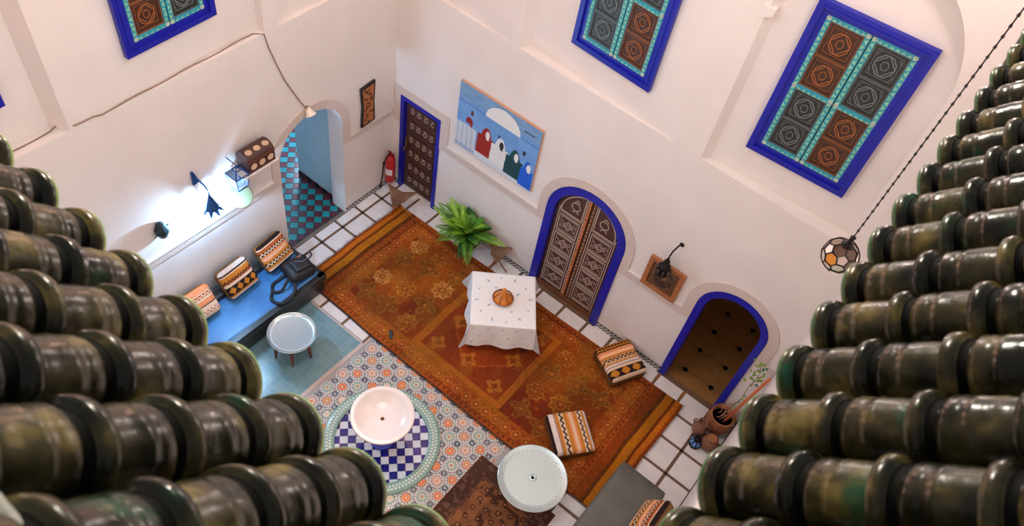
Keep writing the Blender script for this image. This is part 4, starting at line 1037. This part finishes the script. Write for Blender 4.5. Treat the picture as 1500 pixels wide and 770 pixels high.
# ================================================================ pots, lantern and climbing plant in the right corner
CLAY = mat('terracotta clay', (156, 98, 62), .75, var=.2, scale=10, bump=.1)
pt = thing('terracotta_planter', 'large terracotta pot of dry stems standing by the right archway', 'planter', (7.07, -.27, 0))
mb = MB(); mb.lathe([(.11, 0), (.13, .01), (.19, .18), (.2, .28), (.175, .37), (.185, .40), (.195, .415), (.18, .42), (.16, .40), (.15, .34), (0, .33)], n=40); mb.build('pot', CLAY, pt, smooth=45)
mb = MB(); mb.lathe([(0, .345), (.152, .345)], n=24); mb.build('soil', mat('dark soil', (34, 26, 22), .95), pt)
STEM = mat('dry stem', (196, 140, 112), .8, var=.2, scale=20); VL = mat('vine leaf', (116, 148, 48), .5, var=.3, scale=20); VD = mat('blue green leaf', (38, 96, 84), .5, var=.2)
for k in range(7):
    a = random.uniform(0, 6.28); r = random.uniform(.03, .1); p = Vector((r * math.cos(a), r * math.sin(a), .34)); q = [p]
    for i in range(6): p = p + Vector((random.uniform(-.02, .05), random.uniform(-.03, .03), random.uniform(.07, .12))); q.append(p)
    mb = MB(); mb.tube(q, [.008 - .001 * i for i in range(7)], 6)
    for i in (2, 4): mb.tube([q[i], q[i] + Vector((random.uniform(-.07, .07), random.uniform(-.07, .03), .08))], [.004, .002], 5)
    mb.build('dry_stem', STEM, pt, smooth=True)
vine = [Vector((.0, .03, .34)), Vector((.02, .0, .7)), Vector((.06, .02, 1.0)), Vector((.04, .0, 1.35)), Vector((.06, -.02, 1.65)), Vector((.0, -.03, 1.95))]
mb = MB(); mb.tube(vine, [.008, .007, .006, .005, .004, .003], 6); mb.build('vine_stem', mat('vine stem', (96, 82, 52), .7), pt, smooth=True)
for k in range(44):
    u = random.random(); u = .25 + .75 * u if k < 10 else (.72 + .28 * u); f = u * 5; i = min(int(f), 4); p = vine[i].lerp(vine[i + 1], f - i) + Vector((random.uniform(-.1, .07), random.uniform(-.08, .05), random.uniform(-.06, .06)))
    d = Vector((random.uniform(-1, 1), random.uniform(-1, 1), random.uniform(-.2, .6))).normalized() * .05; s = d.cross(Vector((0, 0, 1))).normalized() * .022
    mb = MB(); mb.add([p, p + d * .5 + s, p + d, p + d * .5 - s], [(0, 1, 2, 3)]); mb.build('leaf', VD if k in (12, 20, 28, 36) else VL, pt)
mb = MB(); mb.tube([(.05, -.05, .33), (.13, -.02, 1.1), (.20, 0, 1.75)], .022, 10); tag(mb.build('orange_cane', mat('orange cane', (206, 110, 60), .6, var=.1), None, smooth=True, loc=(7.07, -.27, 0)), 'orange cane standing in the large terracotta pot', 'cane')
am = thing('clay_jug', 'small brown clay jug with loop handles in front of the planter', 'jug', (6.90, -.53, .003))
mb = MB(); mb.lathe([(.06, 0), (.075, .01), (.115, .10), (.118, .16), (.09, .24), (.06, .29), (.075, .32), (.085, .325), (.07, .33), (.05, .3), (.05, .26), (0, .25)], n=32); mb.build('body', mat('brown clay', (128, 86, 64), .7, var=.2, scale=14), am, smooth=45)
for s in (-1, 1): mb = MB(); mb.tube([(s * .06, 0, .3), (s * .125, 0, .29), (s * .13, 0, .22), (s * .1, 0, .18)], .012, 6); mb.build('loop_handle', bpy.data.materials['brown clay'], am, smooth=True)
am = thing('clay_urn', 'round brown clay urn between the planter and the side wall', 'urn', (7.14, -.64, .003))
mb = MB(); mb.lathe([(.07, 0), (.085, .01), (.125, .1), (.13, .15), (.10, .23), (.075, .26), (.085, .29), (.07, .295), (.06, .27), (0, .25)], n=32); mb.build('body', bpy.data.materials['brown clay'], am, smooth=45)
mb = MB(); mb.lathe([(0, .30), (.03, .30), (.05, .31), (.09, .29)], n=20); mb.build('lid', CLAY, am, smooth=True)
lt = thing('floor_lantern', 'small dark floor lantern with blue glass faces by the clay jug', 'lantern', (6.97, -.74, .003))
mb = MB()
for k in range(8):
    a = 2 * math.pi * k / 8 + .39; mb.tube([(.07 * math.cos(a), .07 * math.sin(a), 0), (.10 * math.cos(a), .10 * math.sin(a), .09), (.05 * math.cos(a), .05 * math.sin(a), .18)], .008, 5)
mb.lathe([(.085, 0), (.085, .015)], n=8); mb.lathe([(.06, .17), (.05, .2), (0, .21)], n=8); mb.build('frame', IRON, lt)
GBL = mat('blue glass', (120, 166, 232), .1, trans=.3, emit=(120, 166, 232), estr=.0)
for k in range(8):
    a, a2 = 2 * math.pi * k / 8 + .39, 2 * math.pi * (k + 1) / 8 + .39; r = .096; mb = MB()
    P = [(r * .75 * math.cos(a), r * .75 * math.sin(a), .02), (r * .75 * math.cos(a2), r * .75 * math.sin(a2), .02), (r * math.cos(a2), r * math.sin(a2), .09), (r * math.cos(a), r * math.sin(a), .09), (.052 * math.cos(a2), .052 * math.sin(a2), .172), (.052 * math.cos(a), .052 * math.sin(a), .172)]
    mb.add(P, [(0, 1, 2, 3), (3, 2, 4, 5)]); mb.build('pane', GBL, lt)

# ================================================================ things on the right wall
pa = thing('painting', 'blue painting of four hooded figures on the right wall', 'painting', (2.11, -.024, 2.51))
def paint(U, V):
    C = np.tile(np.array([104., 152, 206]), (len(U), 1)); C = put(C, V > .80, (110, 150, 190), 1); C = put(C, (V > .70) & (noise2(U, V * 3, 8, 31) > .55), (128, 164, 200), .5)
    C = put(C, (V > .72) & (V < .735), (70, 112, 172)); dm = ((U - .555) / .215) ** 2 + ((V - .72) / .235) ** 2 < 1
    C = put(C, dm & (V > .72), (226, 226, 222)); C = put(C, (U > .80) & (U < .93) & (np.abs(V - .86 + .0 * U) < .012), (60, 70, 84))
    C = put(C, (V < .72) & (noise2(U, V, 6, 33) > .5), (116, 164, 220), .5)
    C = put(C, V < .1, (206, 214, 224)); C = put(C, (U < .26) & (V < .40 - .04 * np.sin(U * 40) * 0), (196, 204, 214)); C = put(C, (U < .26) & (V < .40) & (np.abs(((U + .02 * V) / .06) % 1 - .5) < .12), (160, 172, 190), .8)
    C = put(C, (U < .26) & (V < .06), (120, 150, 190), .5)
    def rb_(u0, u1, v0, v1, c): nonlocal C; C = put(C, (U > u0) & (U < u1) & (V > v0) & (V < v1), c)
    rb_(.165, .20, .585, .66, (96, 32, 30)); C = put(C, (np.hypot((U - .16) / .045, (V - .47) / .07) < 1) & (V > .44), (140, 30, 26)); rb_(.17, .20, .40, .46, (140, 30, 26))
    C = put(C, (np.abs(U - .535) < .010 * (V - .38) / .12) & (V > .40) & (V < .56), (40, 70, 110)); rb_(.835, .865, .50, .565, (44, 28, 30))
    for cu, base, top, w, c, fc in ((.385, .09, .55, .115, (150, 30, 22), (232, 226, 220)), (.565, .07, .53, .115, (222, 222, 220), (40, 34, 36)), (.755, .05, .50, .115, (16, 66, 74), (228, 228, 226)), (.915, .02, .45, .082, (24, 92, 208), (232, 230, 228))):
        h = (V - base) / (top - base); hw = np.where(h < .62, w * (1 - .12 * h), w * .93 * np.sqrt(np.clip(1 - ((h - .62) / .38) ** 1.6, 0, 1)) * np.where(h > .68, .62 + .3 * (1 - (h - .68) / .32) * 0, 1))
        C = put(C, (h > 0) & (h < 1) & (np.abs(U - cu) < hw), c); C = put(C, np.hypot((U - cu - .015) / .026, (V - base - (top - base) * .76) / .062) < 1, fc); C = put(C, (np.abs(U - cu - .02) < .018) & (h > .6) & (h < .74), fc)
    return C
grid('canvas', 190, 150, lambda U, V: np.column_stack([-.765 + U * 1.53, U * 0 - .022, -.615 + V * 1.235]), paint, PAINT, pa)
mb = MB(); mb.box((0, .001, .0), (1.53, .04, 1.23)); mb.build('stretcher', mat('pale wood edge', (202, 146, 112), .6), pa)
pf_ = thing('framed_picture', 'small dark picture in a thick wooden frame behind the hanging lamp', 'picture', (5.30, -.02, 1.945))
mb = MB(); frame_boxes(mb, lambda u, v, d: (u, d, v), -.29, .29, -.31, .31, .07, .015, -.035, 0); frame_boxes(mb, lambda u, v, d: (u, d, v), -.235, .235, -.255, .255, .03, .015, -.02, 1); mb.build('frame', [mat('oak frame', (168, 104, 64), .45, var=.15, scale=14), MBROWN], pf_, bevel=.006)
def pict(U, V):
    C = np.tile(np.array([96., 66, 46]), (len(U), 1)); C = put(C, np.hypot((U - .5) / .34, (V - .5) / .4) < 1, (58, 40, 34)); C = put(C, noise2(U, V, 9, 41) > .6, (120, 88, 64), .6); C = put(C, np.hypot((U - .5) / .1, (V - .55) / .16) < 1, (150, 116, 92), .7); return C
grid('print', 40, 44, lambda U, V: np.column_stack([-.22 + U * .44, U * 0 - .004, -.24 + V * .48]), pict, PAINT, pf_)
wl = thing('wall_lamp', 'dark iron hanging lamp on a bracket before the framed picture', 'lamp', (5.30, -.01, 2.2))
mb = MB(); mb.tube([(.03, .0, .52), (.02, -.10, .58), (.0, -.19, .52), (-.01, -.2, .42)], .012, 8); mb.lathe([(.035, 0), (.035, .012)], (.03, .0, .52), 12, axis='y'); mb.build('bracket', IRON, wl, smooth=True)
mb = MB(); mb.lathe([(.012, .42), (.02, .36), (.045, .33), (.03, .30), (.055, .27), (.09, .22), (.085, .20), (.10, .12), (.105, .08), (.07, .02), (.03, -.03), (0, -.05)], (-.01, -.2, -.02), 8); mb.build('body', IRON, wl)
mb = MB(); 
for k in range(8): a = 2 * math.pi * (k + .5) / 8; mb.box((-.01 + .094 * math.cos(a), -.2 + .094 * math.sin(a), .13), (.03, .03, .07), T=Matrix.Rotation(a, 3, 'Z'))
mb.build('smoked_glass', mat('smoked glass', (70, 58, 50), .15), wl)
hl = thing('hanging_lantern', 'faceted glass lantern hanging on a long chain near the right eave', 'lantern', (6.978, -3.33, 6.93))
bm = bmesh.new(); bmesh.ops.create_icosphere(bm, subdivisions=1, radius=1); bmesh.ops.bevel(bm, geom=[v for v in bm.verts], offset=.36, affect='VERTICES', segments=1, profile=.5)
bmesh.ops.dissolve_limit(bm, angle_limit=R_(2), verts=bm.verts, edges=bm.edges)
HP = []
for f in bm.faces: HP.append([v.co.copy() for v in f.verts])
edges = [(e.verts[0].co.copy(), e.verts[1].co.copy()) for e in bm.edges]; bm.free()
S_ = .132
mb = MB()
for a, b2 in edges: mb.tube([a * S_ * 1.02, b2 * S_ * 1.02], .005, 5)
mb.lathe([(.045, .10), (.03, .125), (.016, .13), (.016, .17), (.02, .18), (.0, .185)], n=12); mb.lathe([(0, -.17), (.008, -.16), (.006, -.14), (.016, -.12), (.0, -.11)], n=8); fr = mb.build('frame', IRON, hl)
gl = [mat('lantern glass ' + n_, c, .18, trans=t_, emit=c, estr=0) for n_, c, t_ in (('amber', (222, 142, 30), .2), ('clear', (224, 206, 196), .3), ('green', (84, 96, 40), .2), ('smoke', (84, 62, 54), .2), ('bronze', (96, 70, 58), 0))]
for i, f in enumerate(HP):
    c = sum(f, Vector()) / len(f); az = int((math.atan2(c.y, c.x) + math.pi) / (2 * math.pi) * 10) % 5; k = 4 if c.z > .42 else (3 if c.z < -.45 else [1, 0, 1, 2, 3][az]); mb = MB(); P = [(v * .94 + c * .06) * S_ for v in f]; mb.add(P, [tuple(range(len(P)))]); mb.build('pane', gl[k], hl)
mb = MB()
z = .18; k = 0
while z < 1.97:
    mb.tube([(.007 * (k % 2 == 0), .007 * (k % 2), z), (.0, 0, z + .03), (-.007 * (k % 2 == 0), -.007 * (k % 2), z), (0, 0, z - .008), (.007 * (k % 2 == 0), .007 * (k % 2), z)], 0.0022, 4, caps=False); z += .03; k += 1
mb.tube([(0, 0, .18), (0, 0, 1.99)], .004, 5); stuff(mb.build('chain', IRON, hl))

# ================================================================ things on the left wall
ca = thing('carved_panel', 'dark and orange carved strip on the left wall by the corner', 'carving', (.012, -.64, 2.17), 0)
mb = MB(); out = [(-.155, -.40), (.14, -.38), (.125, 0), (.15, .41), (-.16, .38), (-.13, 0)]; mb.prism(out, lambda u, v, d: (-d, u, v), .0, -.035, 0); mb.build('board', mat('black carved edge', (36, 26, 22), .5), ca)
mb = MB(); mb.prism([(-.12, -.36), (.105, -.345), (.095, 0), (.115, .365), (-.125, .34), (-.10, 0)], lambda u, v, d: (-d, u, v), -.03, -.04, 0)
for k in range(14):
    cu, cv = random.uniform(-.07, .07), -.31 + k * .047; line(mb, lambda u, v, d: (-d, u, v), arc(cu, cv, random.uniform(.02, .045), random.uniform(0, 200), random.uniform(220, 400), 7), -.04, .013, 1, False, h=.008)
mb.build('relief', [mat('orange carved relief', (176, 108, 60), .5, var=.35, scale=30), DBROWN], ca)
fe = thing('fire_extinguisher', 'red fire extinguisher hung low on the left wall in the corner', 'extinguisher', (.115, -.19, .20)); fe.scale = (1.2, 1.2, 1.25)
RED = mat('red enamel', (172, 30, 30), .28, var=.05); mb = MB(); mb.lathe([(.06, 0), (.072, .01), (.074, .05), (.074, .40), (.06, .46), (.03, .49), (.028, .51)], n=28); cy_ = mb.build('cylinder', RED, fe, smooth=45)
mb = MB(); mb.lathe([(.0755, .16), (.0755, .27)], n=28, a0=-2.2, a1=-.4, capends=False); mb.build('white_label', mat('white label', (226, 222, 220), .5), cy_, smooth=True)
mb = MB(); mb.lathe([(.022, .50), (.022, .55), (.012, .56)], n=12); mb.box((.03, -.02, .57), (.11, .02, .014)); mb.box((.03, -.02, .545), (.09, .016, .01)); mb.build('valve', mat('red black valve', (120, 26, 26), .4), fe)
mb = MB(); mb.tube([(0, -.02, .54), (.01, -.10, .52), (.01, -.15, .40), (.0, -.16, .2), (.0, -.19, .06)], .011, 8); mb.tube([(.0, -.19, .06), (0, -.2, -.02)], [.018, .02], 8); mb.build('hose', BLK, fe, smooth=True)
mb = MB(); mb.box((-.09, 0, .30), (.02, .12, .05)); mb.build('bracket', IRON, fe)
# cable along the ledge down to the flood lamp over the archway
def wire(pts, r=.006):
    m = MB(); m.tube(pts, r, 6); return m
cp = []
for i in range(40):
    y = -6.6 + i * (6.6 - 2.5) / 39; d = -.012
    if -6.55 < y < -5.02: d = float(da0(y)) * .7
    elif -4.74 < y < -2.42: d = float(da1(y)) * .75
    cp.append((-d + .008 if d > 0 else .012, y, 4.322 + .008 * math.sin(i * .9) + (.03 if -5.05 < y < -4.7 else 0)))
cp += [(.014, -2.40, 4.31), (.014, -2.36, 4.1), (.014, -2.26, 3.75), (.014, -2.16, 3.45), (.014, -2.05, 3.2), (.014, -1.95, 2.98), (.03, -1.88, 2.84), (.06, -1.86, 2.79)]
tag(wire(cp, .008).build('lamp_cable', mat('grey brown cable', (140, 112, 94), .6), None, smooth=True), 'thin cable running along the left ledge down to the flood lamp', 'cable')
fl = thing('flood_lamp', 'white flood lamp above the left archway at the cable end', 'lamp', (.06, -1.84, 2.76))
mb = MB(); mb.lathe([(.02, .06), (.035, .05), (.05, .0), (.075, -.05), (.08, -.065), (.07, -.06), (0, -.045)], n=24); mb.T = None; sh_ = mb.build('shade', mat('white lamp housing', (240, 222, 210), .4), fl, smooth=45); sh_.rotation_euler = (0, R_(-35), 0)
mb = MB(); mb.box((-.04, .0, .03), (.05, .05, .07)); mb.build('bracket', mat('grey bracket', (150, 130, 118), .5), fl)
# lit star lantern sconce
sl = thing('star_lantern', 'lit dark metal lantern with pointed tips on a bracket of the left wall', 'lantern', (.25, -3.745, 2.36))
DKB = mat('blued metal', (22, 70, 130), .4, metal=.3)
mb = MB(); mb.lathe([(.006, .30), (.012, .24), (.02, .20), (.05, .12), (.085, .02), (.10, -.02), (.098, -.025)], n=8)
for k in range(8):
    a = 2 * math.pi * k / 8; c, s = math.cos(a), math.sin(a); b2 = .32
    mb.add([(.1 * math.cos(a - b2), .1 * math.sin(a - b2), -.02), (.1 * math.cos(a + b2), .1 * math.sin(a + b2), -.02), (.155 * c, .155 * s, -.075)], [(0, 1, 2)])
mb.build('hood', DKB, sl)
mb = MB(); 
for k in range(8):
    a = 2 * math.pi * k / 8; mb.tube([(.095 * math.cos(a), .095 * math.sin(a), -.02), (.09 * math.cos(a), .09 * math.sin(a), -.12), (.045 * math.cos(a), .045 * math.sin(a), -.18)], .005, 4)
mb.lathe([(.05, -.175), (.045, -.19), (.0, -.215)], n=8); mb.build('cage', DKB, sl)
mb = MB(); mb.lathe([(0, .0), (.03, -.02), (.04, -.06), (.03, -.10), (0, -.12)], n=16); mb.build('bulb', mat('lit bulb', (255, 255, 255), .4, emit=(205, 228, 255), estr=30), sl, smooth=True)
mb = MB(); mb.tube([(0, 0, .30), (-.03, -.01, .37), (-.12, -.03, .44), (-.22, -.03, .42)], .012, 6)
mb.prism([(-.03, .28), (.06, .30), (.04, .40), (.01, .50), (-.02, .50)], lambda u, v, d: (-.245 - d, u - .03, v), 0, -.03, 0); mb.build('bracket', DKB, sl)
lamp('star_lantern_bulb', (.25, -3.745, 2.27), SCONCE_W, (.36, .66, 1.0), .05)
ws = thing('wall_sconce', 'small unlit pierced dark metal sconce left of the lit lantern', 'sconce', (.01, -4.40, 2.26))
mb = MB(); mb.lathe([(.0, .16), (.02, .15), (.05, .12), (.085, .03), (.09, -.03), (.06, -.11), (.02, -.14), (0, -.15)], (.045, 0, 0), 10); mb.build('body', mat('dark green metal', (34, 52, 56), .4, metal=.4), ws)
for k in range(6):
    a = 2 * math.pi * k / 6 + .4; mb = MB(); mb.add([(.05, .07 * math.cos(a - .3), .08 * math.sin(a - .3)), (.05, .07 * math.cos(a + .3), .08 * math.sin(a + .3)), (.06, .145 * math.cos(a), .15 * math.sin(a)), (.03, .09 * math.cos(a), .1 * math.sin(a))], [(0, 1, 2), (0, 1, 3)]); mb.build('tip', bpy.data.materials['dark green metal'], ws)
sh = thing('wall_shelf', 'white bracket shelf on the left wall carrying the inlaid chest', 'shelf', (.0, -2.93, 2.54))
mb = MB(); mb.box((.16, 0, 0), (.32, .58, .03)); mb.build('board', PL, sh, bevel=.005)
for y in (-.2, .2): mb = MB(); mb.prism([(0, 0), (.26, 0), (0, -.22)], lambda u, v, d: (u, y + d, v - .015), -.012, .012); mb.build('bracket', PL, sh)
ch = thing('inlaid_chest', 'dark domed chest with pale round inlays on the wall shelf', 'chest', (.17, -2.90, 2.556))
mb = MB(); pr = [(-.13, 0), (.13, 0), (.13, .2)] + [(.13 * math.cos(R_(a)), .2 + .10 * math.sin(R_(a))) for a in range(20, 161, 20)] + [(-.13, .2)]
mb.prism(pr, lambda u, v, d: (u, d, v), -.22, .22); mb.build('body', DBROWN, ch, bevel=.006)
mb = MB(); mb.prism([(a * 1.04, b2) for a, b2 in [(.13, .185), (-.13, .185), (-.13, .2), (.13, .2)]], lambda u, v, d: (u, d, v), -.225, .225); mb.build('lid_band', MBROWN, ch)
INL = mat('bone inlay', (212, 178, 148), .4, var=.15)
for y in (-.14, 0, .14):
    for kind_ in (0, 1):
        mb = MB()
        if kind_ == 0: mb.lathe([(0, .134), (.05, .134), (.052, .12)], (0, y, .1), 16, axis='x')
        else: mb.lathe([(0, 0), (.045, -.001), (.05, -.012)], (0.045, y, .302), 16); 
        mb.build('inlay', INL, ch)
gl_ = thing('glass_lantern', 'blue iron and glass lantern hanging left of the chest', 'lantern', (.20, -3.25, 2.50))
mb = MB(); P = [(.11 * a, .11 * b2, h) for h, k in ((.18, .4), (.1, 1), (-.14, .7)) for a, b2 in ((-k, -k), (k, -k), (k, k), (-k, k))]
for i in range(4):
    j = (i + 1) % 4
    for a, b2 in ((i, j), (4 + i, 4 + j), (8 + i, 8 + j), (i, 4 + i), (4 + i, 8 + i)): mb.tube([P[a], P[b2]], .009, 5)
mb.tube([(0, 0, .18), (0, 0, .26), (-.19, 0, .26)], .008, 6)
for i in range(4): mb.tube([P[i], (0, 0, .22)], .008, 5)
mb.build('frame', DKB, gl_)
GLS = mat('clear pane', (196, 222, 240), .08, trans=.6)
for i in range(4):
    j = (i + 1) % 4; mb = MB(); mb.add([P[4 + i], P[4 + j], P[8 + j], P[8 + i]], [(0, 1, 2, 3)]); mb.build('pane', GLS, gl_)
dr = thing('frame_drum', 'round pale skinned drum with a wooden hoop under the glass lantern', 'drum', (.17, -3.25, 2.13)); dr.rotation_euler = (0, R_(38), R_(-25))
mb = MB(); mb.lathe([(0, .045), (.155, .045), (.168, .04)], n=40); mb.build('skin', mat('pale skin', (128, 136, 104), .5, var=.05), dr, smooth=40)
mb = MB(); mb.lathe([(.155, -.04), (.172, -.04), (.172, .04), (.165, .044)], n=40, capends=False); mb.build('hoop', MBROWN, dr, smooth=40)
mb = MB(); mb.tube([(0, 0, -.03), (-.10, 0, -.10)], .01, 6); mb.build('hook', IRON, dr)

bk = thing('small_black_case', 'small oblong black case lying on the near edge of the rust rug', 'case', (2.33, -2.46, .014), R_(-46))
rbox('shell', .15, .055, .03, .014, 14, lambda P, ax: np.tile(np.array([26., 24, 24]), (len(P), 1)), LEATHB, bk, .1)
mb = MB(); mb.tube([(.075, 0, .015), (.095, .01, .012), (.095, -.01, .012), (.075, 0, .015)], .003, 5); mb.build('loop', IRON, bk)

# ---------------------------------------------------------------- room lamps out of view
